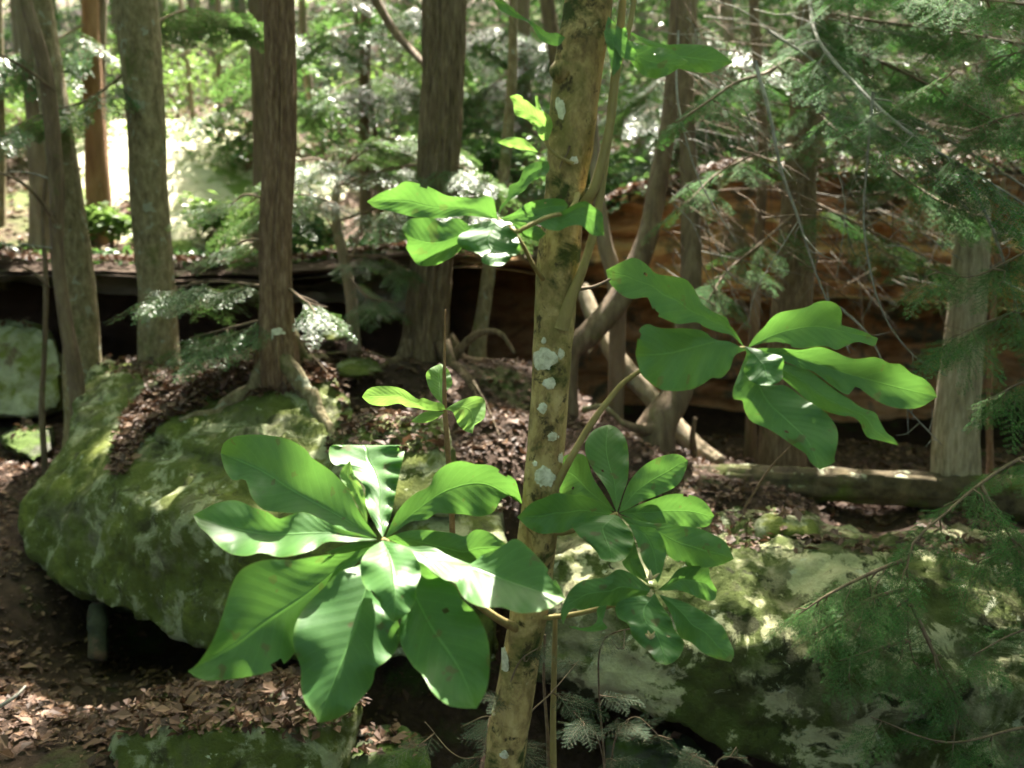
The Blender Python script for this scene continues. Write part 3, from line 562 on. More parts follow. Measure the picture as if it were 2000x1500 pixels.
tree('t10b', 'slim grey trunk right beside the magnolia trunk', [(1205, 590, 5.5), (1180, 470, 5.5), (1165, 350, 5.5), (1150, 150, 5.6)], [16, 14, 12, 10], M_b_far, seed=18, group=HT, seg=14, flare=None)
t11 = tree('t11', 'stout mossy hemlock trunk behind the right leaf whorl', [(1528, 925, 5.4), (1530, 800, 5.4), (1542, 650, 5.4), (1556, 480, 5.4), (1562, 350, 5.4), (1575, 150, 5.4), (1585, 0, 5.4)], [46, 42, 38, 34, 30, 24, 20], M_b_furrow, amp=.07, mode='furrow', seed=19, group=HT, seg=48, ft=6, flare=(.3, .25, 5), n=200)
tree('t11b', 'slim brown stem left of the stout mossy hemlock', [(1466, 905, 5.8), (1468, 780, 5.8), (1475, 600, 5.8), (1490, 300, 5.8), (1478, 100, 5.9)], [13, 11, 10, 10, 9], M_b_dark, seed=20, group=HT, seg=12)
t12 = tree('t12', 'weathered grey snag with a sunlit left edge at the right', [(1866, 960, 4.6), (1868, 830, 4.6), (1885, 650, 4.6), (1898, 480, 4.6), (1902, 400, 4.6), (1905, 375, 4.6)], [44, 41, 34, 31, 27, 10], M_b_snag, 'snag', 'dead tree', amp=.07, mode='furrow', seed=21, seg=48, ft=6, up=0, flare=(.3, .25, 5), n=120)
tree('t12b', 'thin reddish stem right of the weathered snag', [(1934, 930, 4.9), (1932, 800, 4.9), (1940, 600, 4.9), (1960, 350, 4.9)], [7, 6, 6, 5], M_b_red, 'sapling', 'sapling', seed=22, seg=8, up=0)
tree('t13', 'brown trunk high on the slope left of the hanging grey twig', [(1345, 340, 8.5), (1342, 180, 8.5), (1350, 0, 8.5)], [15, 13, 12], M_b_far, seed=23, group=HT, seg=12)
tree('t14', 'dark trunk forking out of the ledge behind the hemlock boughs', [(1600, 345, 7.4), (1590, 230, 7.4), (1605, 80, 7.4)], [22, 15, 12], M_b_dark, seed=24, group=HT, seg=14)
tree('t15', 'brown double trunk at the top right of the centre', [(1430, 250, 10.0), (1425, 100, 10.0), (1418, 0, 10.0)], [13, 11, 11], M_b_far, seed=25, group=HT, seg=12)
tree('t16', 'thin trunk between the furrowed hemlock and the arched root tree', [(640, 330, 11.0), (600, 150, 11.0), (590, 0, 11.0)], [9, 8, 7], M_b_far, seed=26, group=HT, seg=10)
tree('t17', 'slim trunk in the clearing right of the mottled trunk', [(432, 300, 10.0), (428, 200, 10.0), (425, 0, 10.0)], [7, 6, 5], M_b_far, seed=27, group=HT, seg=10)
tree('t18', 'slim leaning trunk in the middle of the clearing', [(382, 300, 12.0), (372, 180, 12.0), (352, 0, 12.0)], [5, 5, 4], M_b_far, seed=28, group=HT, seg=10)
tree('t19', 'distant pale trunk above the ledge at right', [(1680, 300, 11.0), (1690, 130, 11.0), (1700, 0, 11.0)], [10, 9, 8], M_b_far, seed=29, group=HT, seg=10)
tree('t20', 'distant trunk at the right edge above the ledge', [(1925, 260, 10.0), (1935, 130, 10.0), (1940, 0, 10.0)], [16, 14, 12], M_b_far, seed=30, group=HT, seg=10)
for tn, px, py, rx, ry, cx, rr, Yt in (('t5', 530, 650, 14, 11, 541, 31, 4.5), ('t5', 547, 648, 8, 7, 541, 31, 4.5)):
    r = np.random.default_rng(px); a = Acc(); pts = []
    for q in range(5):
        for k in range(20):
            th0 = k * math.pi / 10; wb = 1 + .35 * math.sin(3 * th0 + px) + .2 * math.sin(5 * th0); x = px + rx * wb * q / 4 * math.cos(th0); y = py + ry * wb * q / 4 * math.sin(th0); dx = min(.93, abs(x - cx) / rr)
            pts.append(P(x, y, Yt - rr * Yt / F * (math.sqrt(1 - dx * dx) + .13)))
    a.add(np.array(pts), [(q * 20 + k, q * 20 + (k + 1) % 20, (q + 1) * 20 + (k + 1) % 20, (q + 1) * 20 + k) for q in range(4) for k in range(20)]); obj('lichen_patch', a, M_lichen, TREES[tn][0])
# the dead diagonal limb high up, leaning on the furrowed hemlock
t = thing('fallen_branch', 'long dead branch slanting down to the furrowed hemlock from upper left', 'branch', P(720, 0, 6.2)); a = Acc()
tube(a, PP([(700, -60, 6.3), (760, 45, 6.2), (800, 95, 6.0), (838, 135, 5.7)]), [.035, .03, .025, .02], 10, 40, amp=.1, seed=3); obj('limb', a, M_b_dark, t)
# dead side branches of the slender stem at left
tt = TREES['t1b'][0]
for pth, r0 in (([(108, 180, 5.0), (60, 140, 4.9), (-20, 95, 4.8)], .012), ([(120, 460, 5.0), (85, 400, 4.9), (40, 355, 4.8), (-20, 330, 4.8)], .014), ([(100, 350, 5.0), (60, 338, 4.95), (20, 335, 4.9)], .007), ([(112, 485, 5.0), (70, 480, 4.9), (35, 475, 4.85)], .007), ([(95, 560, 5.0), (70, 535, 4.95), (42, 520, 4.9)], .012)):
    a = Acc(); tube(a, PP(pth), np.linspace(r0, r0 * .4, len(pth)), 7, 20, amp=.1, seed=4); obj('branch', a, M_grey if r0 < .01 else M_b_dark, tt)
# J-shaped stump tree
tj = tree('tj', 'dark curved trunk foot sweeping up behind the left leaf of the right whorl', [(1275, 870, 4.9), (1290, 820, 4.9), (1325, 760, 5.0), (1345, 640, 5.1), (1350, 500, 5.2), (1345, 350, 5.3)], [46, 36, 30, 24, 20, 16], M_b_dark, seed=31, seg=24, group=HT, flare=(.2, .4, 3))
a = Acc(); tube(a, PP([(1300, 835, 4.85), (1250, 838, 4.8), (1205, 820, 4.75)]), [.055, .03, .012], 10, 20, amp=.1, seed=3); obj('root', a, M_b_dark, tj)
# fallen pale log
t = thing('fallen_log', 'pale barkless log slanting down from behind the magnolia trunk', 'log', P(1400, 905, 5.1)); a = Acc()
tube(a, PP([(1135, 560, 6.0), (1170, 640, 5.8), (1215, 710, 5.6), (1285, 790, 5.4), (1350, 865, 5.2), (1405, 905, 5.05)]), [.045, .06, .06, .058, .06, .05], 20, 120, amp=.12, fz=6, seed=5); obj('log_body', a, M_b_pale, t)
a = Acc(); tube(a, PP([(1355, 890, 5.05), (1352, 850, 5.0), (1358, 815, 5.0)]), [.022, .016, .01], 8, 14, amp=.2, seed=2); obj('broken_stub', a, M_b_dark, t)
a = Acc(); tube(a, PP([(1180, 655, 5.75), (1165, 665, 5.7), (1150, 690, 5.65)]), [.03, .022, .012], 8, 12, amp=.2, seed=8); obj('broken_stub', a, M_b_pale, t)
t = thing('fallen_log', 'long mossy log lying across the ground behind the right boulder', 'log', P(1500, 980, 4.5)); a = Acc()
tube(a, PP([(1330, 928, 4.75), (1500, 945, 4.65), (1700, 950, 4.6), (1900, 968, 4.5), (2150, 985, 4.4)]), [.05, .085, .09, .11, .12], 36, 220, amp=.22, fz=4, seed=6)
obj('log_body', a, surface('mossy_log', [(0.3, (0.03, 0.022, 0.014)), (0.7, (0.14, 0.11, 0.06))], 12, (1, 1, 1), [(MOSS, 4, .50, .60, None), (LICH, 6, .56, .60, .5)], .9, .8), t)

# ------------------------------------------------------------------ hemlock boughs in the middle distance
def sprays(tkey, lst, hi=False, **k):
    for i, (path, n, ts) in enumerate(lst): bough(TREES[tkey][0], path, .010, n, ts, hi, 100 + i * 7 + len(tkey) * 31 + int(path[0][0]), **k)
sprays('t5', [([(530, 620, 4.5), (450, 640, 4.45), (370, 660, 4.4)], 9, .11), ([(520, 560, 4.5), (430, 550, 4.6), (340, 560, 4.7)], 9, .12), ([(560, 560, 4.5), (600, 590, 4.4), (640, 600, 4.4)], 5, .08),
              ([(530, 470, 4.5), (480, 470, 4.7), (430, 500, 4.9)], 6, .10), ([(525, 390, 4.6), (480, 380, 4.8), (450, 400, 5.0)], 4, .10)], hi=True, foil=M_hemfar)
th = tree('th', 'crooked young hemlock with sunlit sprays between the reddish and furrowed trunks', [(690, 640, 5.6), (682, 560, 5.6), (662, 460, 5.6), (655, 400, 5.6), (665, 330, 5.7)], [12, 11, 10, 8, 6], M_b_pale, 'hemlock_sapling', 'young tree', seed=33, seg=12, up=0)
for s_ in (([(675, 520, 5.6), (695, 480, 5.6), (705, 430, 5.6)], .012), ([(665, 470, 5.6), (640, 430, 5.6), (620, 400, 5.6)], .01)):
    a = Acc(); tube(a, PP(s_[0]), [s_[1], s_[1] * .7, s_[1] * .4], 6, 14, amp=.1); obj('branch', a, M_b_pale, th)
sprays('th', [([(665, 430, 5.6), (760, 400, 5.3), (860, 390, 5.1), (960, 400, 5.0)], 16, .13), ([(660, 400, 5.6), (590, 380, 5.3), (520, 400, 5.1)], 11, .12), ([(665, 360, 5.6), (760, 330, 5.6), (850, 320, 5.5), (940, 330, 5.4)], 15, .13),
              ([(670, 350, 5.6), (620, 310, 5.4), (560, 320, 5.2)], 9, .12), ([(680, 540, 5.6), (720, 580, 5.3), (770, 590, 5.1)], 7, .09), ([(665, 340, 5.7), (700, 290, 5.7), (760, 260, 5.7)], 9, .12), ([(675, 500, 5.6), (740, 500, 5.3), (790, 520, 5.2)], 7, .09), ([(665, 330, 5.7), (760, 270, 5.8), (900, 280, 5.9)], 12, .12)], hi=True, foil=M_hemfar)
sprays('t3', [([(270, 120, 5.6), (180, 190, 5.4), (90, 220, 5.3), (20, 250, 5.2)], 9, .10), ([(280, 60, 5.6), (360, 20, 6), (450, 30, 6.4)], 10, .15)], foil=M_hemfar)
sprays('t7', [([(715, 40, 8.5), (640, 60, 8.0), (560, 90, 7.6)], 10, .22), ([(715, 120, 8.5), (780, 150, 8.3), (820, 190, 8.2)], 7, .2), ([(712, 150, 8.5), (660, 170, 8.2), (620, 210, 8.0)], 8, .2), ([(715, 20, 8.5), (760, 0, 8), (830, 20, 7.6)], 8, .2)], foil=M_hemfar)
sprays('t2', [([(180, 40, 7.9), (100, 80, 7.6), (20, 110, 7.4)], 10, .2)], foil=M_hemfar)
sprays('t17', [([(425, 120, 10), (480, 150, 9.8), (520, 190, 9.6)], 8, .22), ([(425, 50, 10), (470, 40, 9.6), (540, 70, 9.2)], 8, .25), ([(425, 200, 10), (470, 230, 9.6), (500, 260, 9.4)], 7, .2)], foil=M_decid)
sprays('t9', [([(1020, 60, 9), (960, 50, 8.7), (900, 80, 8.5)], 9, .22), ([(1020, 120, 9), (960, 170, 8.6), (930, 210, 8.4)], 8, .2), ([(1020, 200, 9), (970, 230, 8.6), (920, 280, 8.4)], 8, .2), ([(1020, 40, 9), (1070, 80, 8.8), (1100, 120, 8.6)], 8, .2)], foil=M_hemfar)
sprays('t13', [([(1345, 120, 8.5), (1290, 160, 8), (1240, 210, 7.8)], 9, .2), ([(1345, 40, 8.5), (1400, 70, 8), (1460, 120, 7.6)], 9, .2), ([(1345, 220, 8.5), (1300, 260, 8), (1260, 320, 7.6)], 9, .18), ([(1345, 200, 8.5), (1400, 240, 8), (1450, 290, 7.6)], 9, .18)], foil=M_hemfar)

# boughs of the stout hemlock reaching to the camera's right
LH = [([(1580, 0, 5.2), (1600, 80, 4.4), (1690, 185, 3.9), (1790, 270, 3.6), (1890, 330, 3.5), (2020, 410, 3.4)], 34, .085),
      ([(1560, 100, 5.2), (1500, 140, 4.5), (1440, 160, 4.1), (1380, 200, 3.9), (1320, 240, 3.8)], 20, .075),
      ([(1590, 20, 5.2), (1700, 40, 4.5), (1850, 60, 4.0), (2020, 90, 3.6)], 30, .09),
      ([(1590, 60, 5.2), (1720, 120, 4.4), (1860, 190, 3.9), (2020, 280, 3.6)], 28, .085),
      ([(1575, -40, 5.2), (1700, -40, 4.2), (1850, -10, 3.8), (2020, 10, 3.4)], 28, .085),
      ([(1570, 200, 5.3), (1640, 260, 4.8), (1740, 330, 4.5), (1850, 400, 4.2), (1980, 440, 4.0)], 24, .085),
      ([(1560, 280, 5.3), (1480, 300, 4.9), (1400, 340, 4.6), (1340, 400, 4.4)], 14, .08),
      ([(1550, 420, 5.3), (1480, 480, 5.0), (1420, 530, 4.8), (1380, 590, 4.6)], 13, .08),
      ([(1560, 380, 5.3), (1660, 430, 4.9), (1760, 480, 4.6), (1850, 520, 4.4)], 16, .08),
      ([(1560, 150, 5.2), (1620, 220, 4.4), (1700, 240, 4.0), (1800, 310, 3.8), (1900, 420, 3.7)], 16, .075)]
for i, (path, n, ts) in enumerate(LH): bough(t11, path, .011, n, ts, True, 300 + i, M_grey if i in (0, 9) else M_twig)
for i, (path, r0) in enumerate([([(1325, 60, 4.2), (1322, 180, 4.1), (1345, 290, 4.0), (1375, 370, 3.95), (1438, 472, 3.9)], .006), ([(1475, 120, 3.9), (1505, 230, 3.8), (1525, 330, 3.8), (1560, 430, 3.8), (1600, 550, 3.8), (1660, 690, 3.8)], .009),
        ([(1705, 180, 3.8), (1695, 300, 3.8), (1688, 450, 3.8), (1720, 600, 3.8), (1780, 690, 3.8), (1850, 735, 3.8)], .006), ([(1880, 330, 3.9), (1935, 440, 3.9), (1970, 540, 3.9), (1998, 640, 3.9)], .008),
        ([(1500, 60, 4.4), (1600, 130, 4.3), (1690, 250, 4.2), (1740, 330, 4.2)], .007), ([(1700, 190, 4.0), (1830, 260, 3.9), (2010, 370, 3.8)], .009), ([(1720, 280, 4.2), (1850, 340, 4.1), (2010, 430, 4.0)], .007), ([(1640, 600, 4.0), (1700, 660, 3.9), (1760, 780, 3.9), (1840, 870, 3.8)], .006), ([(1560, 430, 4.0), (1480, 560, 4.0), (1460, 640, 4.0)], .003)]):
    a = Acc(); tube(a, PP(path), np.linspace(r0, r0 * .35, len(path)), 6, 40, amp=.12, fz=15, seed=i)
    r = np.random.default_rng(i + 70); c = cat(PP(path), 30)
    for k in range(9):
        j = r.integers(6, 29); d = r.normal(0, 1, 3); d[2] -= .5; d /= np.linalg.norm(d); L = r.uniform(.06, .22); tube(a, [c[j], c[j] + d * L * .5 + r.normal(0, .012, 3), c[j] + d * L], [r0 * .35, r0 * .25, .0008], 4, 6, cap=False)
    obj('dead_twig', a, M_grey, t11)

for g in range(3):
    a = Acc(); r = np.random.default_rng(760 + g)
    for k in range(150):
        px, py = r.uniform(1280, 2030), r.uniform(-20, 560) ** 1; Yd = r.uniform(4.2, 6.2); c = P(px, py, Yd); d = np.array([r.normal(.7, .5), r.normal(0, .4), r.normal(-.55, .4)]); d /= np.linalg.norm(d); L = r.uniform(.15, .7)
        m1 = c + d * L * .5 + r.normal(0, .03, 3); tube(a, [c, m1, c + d * L + r.normal(0, .03, 3) + [0, 0, -.08 * L]], [.0035, .0025, .001], 4, 7, cap=False)
        for q in range(3):
            e = d + r.normal(0, .6, 3); e /= np.linalg.norm(e); tube(a, [m1, m1 + e * L * .2, m1 + e * L * .4 + [0, 0, -.02]], [.0018, .0012, .0006], 3, 4, cap=False)
    props(obj('fine_twigs', a, [M_twig, M_grey, M_b_dark][g], t11), kind='stuff')
# hemlock just outside the right edge, its boughs hang into view
TB = gz(np.array([3.4]), np.array([4.0]))[0]
t21 = thing('hemlock_tree', 'hemlock whose low green boughs hang in from the right edge over the boulder', 'hemlock', (3.4, 4.0, TB - .2)); a = Acc()
tube(a, [(3.4, 4.0, TB - .3), (3.4, 4.0, 3), (3.5, 4.1, 9)], [.16, .13, .08], 20, 120, amp=.08, mode='furrow', ft=5, flare=(.4, .6, 5)); obj('trunk', a, M_b_dark, t21)
RB = [([(2500, 760, 4.0), (2250, 640, 3.7), (2050, 600, 3.5), (1950, 620, 3.4), (1860, 660, 3.3)], 26, .085),
      ([(2500, 860, 4.0), (2200, 760, 3.7), (2030, 740, 3.4), (1930, 780, 3.3)], 20, .08),
      ([(2500, 700, 4.0), (2250, 500, 3.7), (2050, 480, 3.5), (1900, 540, 3.4), (1800, 520, 3.4)], 24, .08),
      ([(2500, 950, 4.0), (2200, 850, 3.4), (2010, 890, 3.1), (1915, 945, 2.95), (1850, 1000, 2.9), (1780, 1065, 2.85), (1773, 1150, 2.82), (1780, 1280, 2.8), (1840, 1370, 2.78)], 34, .065),
      ([(1915, 945, 2.95), (1950, 1010, 2.9), (2020, 1120, 2.85)], 9, .06),
      ([(1775, 1090, 2.85), (1700, 1120, 2.85), (1620, 1160, 2.8), (1560, 1200, 2.8)], 13, .055),
      ([(1773, 1150, 2.82), (1700, 1170, 2.8), (1640, 1210, 2.78), (1590, 1240, 2.78)], 10, .05),
      ([(1778, 1250, 2.8), (1720, 1265, 2.8), (1640, 1290, 2.78)], 9, .05),
      ([(1780, 1180, 2.8), (1830, 1290, 2.8), (1865, 1370, 2.8), (1860, 1480, 2.75)], 12, .055),
      ([(2400, 1000, 3.6), (2150, 1000, 3.2), (2000, 1060, 3.0), (1900, 1100, 2.95)], 20, .07),
      ([(2400, 1200, 3.6), (2150, 1200, 3.1), (2000, 1230, 2.9), (1900, 1280, 2.8)], 16, .06),
      ([(2400, 1300, 3.6), (2150, 1400, 3.0), (2000, 1420, 2.8), (1850, 1450, 2.75), (1700, 1400, 2.75)], 18, .06),
      ([(2500, 300, 4.2), (2200, 200, 3.8), (2000, 220, 3.6), (1880, 260, 3.5)], 20, .09), ([(2500, 100, 4.2), (2200, 50, 3.8), (2000, 100, 3.6), (1850, 140, 3.5)], 22, .09)]
for i, (path, n, ts) in enumerate(RB): bough(t21, path, .008, int(n * 1.05), ts, True, 400 + i, droop=.5, t0=.3 if path[0][0] > 2100 else .1)

# low hemlock seedlings at the foot of the magnolia
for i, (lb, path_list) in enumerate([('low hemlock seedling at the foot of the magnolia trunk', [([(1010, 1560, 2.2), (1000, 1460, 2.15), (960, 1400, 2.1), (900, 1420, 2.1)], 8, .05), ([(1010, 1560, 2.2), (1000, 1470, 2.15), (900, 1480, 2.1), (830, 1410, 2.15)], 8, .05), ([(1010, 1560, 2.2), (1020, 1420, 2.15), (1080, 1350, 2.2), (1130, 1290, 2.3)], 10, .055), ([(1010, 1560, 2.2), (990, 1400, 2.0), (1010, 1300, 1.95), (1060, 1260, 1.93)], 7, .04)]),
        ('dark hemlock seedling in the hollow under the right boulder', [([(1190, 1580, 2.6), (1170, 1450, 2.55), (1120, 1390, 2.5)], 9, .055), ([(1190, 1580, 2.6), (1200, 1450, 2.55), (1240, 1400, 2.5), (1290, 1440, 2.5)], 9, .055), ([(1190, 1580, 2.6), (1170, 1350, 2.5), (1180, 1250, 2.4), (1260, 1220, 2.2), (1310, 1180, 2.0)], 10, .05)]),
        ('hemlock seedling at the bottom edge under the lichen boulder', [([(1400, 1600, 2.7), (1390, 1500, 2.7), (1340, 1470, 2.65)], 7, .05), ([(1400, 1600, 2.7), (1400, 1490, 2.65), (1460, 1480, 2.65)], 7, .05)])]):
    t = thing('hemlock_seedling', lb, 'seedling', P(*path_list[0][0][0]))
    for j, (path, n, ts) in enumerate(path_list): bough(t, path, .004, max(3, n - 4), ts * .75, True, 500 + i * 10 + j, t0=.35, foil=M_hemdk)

# ------------------------------------------------------------------ hillside plants
def leafclump(acc, c, rad, n, size, r, flat=.6, clump=12):
    cc = c + r.normal(0, 1, (clump, 3)) * rad * .6; k = r.integers(0, clump, n)
    p = cc[k] + r.normal(0, 1, (n, 3)) * rad * .33
    if c[1] > 12.5: p = p[~lit(p, .05)]
    if len(p) == 0: return
    quads(acc, p, size, r, flat)
def quads(acc, p, size, r, flat=.6, asp=.55, gap=False):
    n = len(p); d = r.normal(0, 1, (n, 3)); d[:, 2] *= 1 - flat; d /= np.linalg.norm(d, axis=1)[:, None]
    up = np.stack([r.normal(0, 1 - flat, n), r.normal(0, 1 - flat, n), np.ones(n)], 1); wv = np.cross(d, up); wv /= np.linalg.norm(wv, axis=1)[:, None] + 1e-9
    s = (np.asarray(size) * r.uniform(.6, 1.3, n))[:, None]; nz = np.cross(wv, d)
    q = np.stack([p - d * s * .5, p + wv * s * asp * .5 + nz * s * .08, p + d * s * .5 - nz * s * .06, p - wv * s * asp * .5 + nz * s * .08], 1)
    if gap:
        c = lit(p, size * .9); idx = np.nonzero(c)[0]
        if len(idx):
            qq = q[idx]; uu, vv = np.meshgrid([0, .25, .5, .75, 1], [0, .25, .5, .75, 1]); uu = uu.ravel(); vv = vv.ravel()
            sm = qq[:, None, 0] * ((1 - uu) * (1 - vv))[None, :, None] + qq[:, None, 1] * (uu * (1 - vv))[None, :, None] + qq[:, None, 2] * (uu * vv)[None, :, None] + qq[:, None, 3] * ((1 - uu) * vv)[None, :, None]
            hit = lit(sm.reshape(-1, 3), 0.0).reshape(len(idx), -1).any(1); kp = np.ones(n, bool); kp[idx[hit]] = False; q = q[kp]; n = len(q)
    acc.add(q.reshape(-1, 3), np.arange(n * 4).reshape(-1, 4))
SH = [(345, 150, 12.0, .5, 'shrub filling the sunlit clearing right of the mottled trunk', M_decid), (420, 440, 8.0, .25, 'low leafy shrub at the lower edge of the sunlit clearing', M_decid), (215, 470, 7.6, .2, 'bright low shrub between the orange and mottled trunks', M_decid), (345, 105, 14, .7, 'tall sunlit shrub at the top of the clearing', M_decid),
      (60, 200, 9.5, .6, 'yellow green shrub behind the left trunks', M_decid), (470, 330, 9.5, .5, 'shrub left of the dark narrow trunk', M_hemfar), (620, 240, 10, .6, 'shrub right of the reddish hemlock trunk', M_hemfar), (780, 180, 11, .6, 'shrub left of the furrowed trunk top', M_decid), (960, 120, 11, .6, 'shrub in the gap left of the magnolia crown', M_hemfar),
      (960, 320, 8.0, .3, 'low shrub on the ledge behind the upper leaf whorl', M_hemfar), (1260, 220, 10, .6, 'shrub high on the slope right of the magnolia trunk', M_hemfar), (1400, 260, 9, .5, 'dark shrub on the slope behind the hanging twigs', M_hemfar), (1700, 250, 9, .6, 'shrub on the slope above the orange ledge', M_hemfar), (1880, 220, 10, .7, 'yellowish shrub on the slope at the right edge', M_decid), (560, 450, 7.2, .25, 'small shrub on the ledge behind the reddish hemlock', M_hemfar), (1120, 400, 7.3, .3, 'low plant on the ledge behind the magnolia trunk', M_hemfar), (420, 60, 13, .9, 'leafy young tree top above the clearing', M_decid), (150, 330, 10, .5, 'low plants behind the orange tinted trunk', M_decid)]
for i, (px, py, Yd, s, lb, mt) in enumerate(SH):
    r = np.random.default_rng(600 + i); c = P(px, py, Yd); g0 = hz(np.array([c[0]]), np.array([c[1]]))[0]
    t = thing('shrub', lb, 'shrub', (c[0], c[1], g0), 'shrubs on the hillside'); a = Acc(); top = max(c[2], g0 + .3)
    for k in range(5): tube(a, [(c[0], c[1], g0 - .1), (c[0] + r.normal(0, s * .3), c[1] + r.normal(0, s * .3), (g0 + top) / 2), (c[0] + r.normal(0, s * .6), c[1] + r.normal(0, s * .6), top + s * .3)], [.014, .01, .005], 5, 10, cap=False)
    obj('stems', a, M_twig, t); a = Acc(); leafclump(a, np.array([c[0], c[1], top]), np.array([s, s, s * .55]), int(900), .085, r, .65, 26); obj('foliage', a, mt, t, smooth=False)
# wood far up the slope: reads as one mass
r = np.random.default_rng(77); a = Acc()
for k in range(330):
    y = r.uniform(11, 46); x = r.uniform(-1, 1) * (y * .75 + 2); z0 = hz(np.array([x]), np.array([y]))[0]
    c = np.array([x, y, z0 + r.uniform(.1, 1) ** 1.2 * y * .32]); s = r.uniform(.5, 1.2) * (y / 16)
    if y < 16 and -.53 < x / y < -.30: continue
    leafclump(a, c, np.array([s, s, s * .4]), 190, .07 + y * .005, r, .6, 8)
props(obj('distant_foliage', a, M_hemfar, smooth=False), 'soft green mass of leaves filling the wood up the slope', 'foliage', None, 'stuff')
a = Acc()
for k in range(46):
    y = r.uniform(16, 45); x = r.uniform(-1, 1) * (y * .75); z0 = hz(np.array([x]), np.array([y]))[0]
    tube(a, [(x, y, z0 - .3), (x + r.normal(0, .2), y, z0 + 5), (x + r.normal(0, .5), y, z0 + 14)], [r.uniform(.08, .2), .12, .06], 8, 20, cap=False)
props(obj('distant_trunks', a, M_b_far), 'far trunks merging into the wood up the slope', 'trees', None, 'stuff')
a = Acc(); n = 22000; y = r.uniform(6.9, 24, n) ** 1; y[:3600] = r.uniform(6.5, 7.3, 3600); x = r.uniform(-1, 1, n) * (y * .7 + 1); keep = (vn(np.stack([x * .7, y * .7, 0 * x], -1), 31) > -.15) & (((x + 3.7) / 1.7) ** 2 + ((y - 9.7) / 2.8) ** 2 > 1); x, y = x[keep], y[keep]
quads(a, np.stack([x, y, hz(x, np.maximum(y, 6.8)) + r.uniform(.0, .14, len(x)) - np.clip(6.75 - y, 0, 1) * .3], 1), .075, r, .6)
props(obj('ground_plants', a, M_hemfar, smooth=False), 'low green ground cover on the slope', 'plants', None, 'stuff')

# ------------------------------------------------------------------ leaf litter
a = Acc(); r = np.random.default_rng(88)
n = 60000; y = r.uniform(2.2, 6.8, n); x = r.uniform(-1, 1, n) * (y * .66 + .2); z = gz(x, y) + r.uniform(.004, .02, n); kk = (z > -.35); x, y, z = x[kk], y[kk], z[kk]
kk = vn(np.stack([x * 3, y * 3, 0 * x], -1), 71) > r.uniform(-1.1, .5, len(x)); x, y, z = x[kk], y[kk], z[kk]
quads(a, np.stack([x, y, z], 1), .036 * r.choice([.45, .7, 1, 1.5, 2.1], len(x), p=[.35, .25, .22, .13, .05]), r, .62, .6)
n = 16000; y = r.uniform(6.7, 14, n); x = r.uniform(-1, 1, n) * (y * .66 + .2); quads(a, np.stack([x, y, hz(x, y) + .015], 1), .07, r, .7, .6)
n = 9000; y = r.uniform(6.35, 7.1, n); x = r.uniform(-5.5, 5.5, n); quads(a, np.stack([x, y, ztop(x) + .03 + r.uniform(0, .03, n)], 1), .06, r, .6, .6)
def mostly(px, py):  # where photo shows litter lying on the boulders (a strip down the shoulder, the tops, hollows)
    m = np.zeros(len(px), bool)
    ctr = np.array([(620, 640), (560, 690), (440, 715), (370, 755), (300, 800), (260, 850), (235, 920)], float); wd = [100, 95, 80, 62, 44, 28, 14]
    for (cx, cy), ww in zip(cat(ctr, 30), np.interp(np.linspace(0, 1, 30), np.linspace(0, 1, 7), wd)): m |= (px - cx) ** 2 + ((py - cy) * 1.2) ** 2 < ww ** 2
    return m
cnt = 0
for i, (V, N) in enumerate(ROCKS[:16]):
    ry = V[:, 1]; k = ry * cp - (V[:, 2] - 1.6) * sp; px = 1000 + V[:, 0] / k * F; py = 750 - (ry * sp + (V[:, 2] - 1.6) * cp) / k * F
    sel = (N[:, 2] > .93) if i in (6,) else (N[:, 2] > .97) & (r.uniform(0, 1, len(V)) < .35)
    if i == 0: sel = sel | (mostly(px, py) & (N[:, 2] > .2)) | ((px > 600) & (py < 1000) & (N[:, 2] > .9))
    if i == 1: sel = (N[:, 2] > .9)
    if i == 6: sel = (py < 1430) & (N[:, 2] > .5)
    idx = np.nonzero(sel)[0]
    if len(idx) == 0: continue
    idx = np.repeat(idx, 4 if i == 0 else 2)
    quads(a, V[idx] + N[idx] * .012 + r.normal(0, .012, (len(idx), 3)), .038 * r.choice([.5, .8, 1.1, 1.6], len(idx)), r, .55, .6)
props(obj('leaf_litter', a, M_litter, smooth=False), 'brown dead leaves strewn over the ground and boulder tops', 'dead leaves', None, 'stuff')
for i, (lb, path, r0, mt) in enumerate([('thin grey stick leaning in the litter left of the sapling', [(650, 735, 4.9), (657, 800, 4.4), (668, 880, 4.0)], .006, M_grey), ('brown stick lying in the litter right of the sapling', [(925, 745, 4.9), (950, 790, 4.6), (975, 850, 4.4)], .007, M_twig), ('dark stick lying below the furrowed hemlock', [(640, 690, 5.2), (720, 688, 5.1), (800, 720, 5.0)], .008, M_b_dark),
        ('curved dark stick beside the reddish hemlock foot', [(575, 640, 4.7), (600, 680, 4.6), (640, 730, 4.5)], .006, M_b_dark), ('short pale stick at the left bottom corner', [(-10, 1385, 2.9), (30, 1360, 2.95), (50, 1340, 3.0)], .008, M_grey), ('thin stick slanting up to the lowest leaf of the right whorl', [(1455, 990, 3.7), (1500, 920, 3.5), (1545, 870, 3.3)], .005, M_twig), ('low arching stick behind the magnolia trunk', [(1140, 800, 4.7), (1180, 795, 4.6), (1220, 830, 4.6)], .018, M_b_lich)]):
    a = Acc(); tube(a, PP(path), [r0, r0 * .8, r0 * .5], 7, 24, amp=.15, seed=i); o = obj('stick', a, mt); props(o, lb, 'stick', 'fallen sticks')

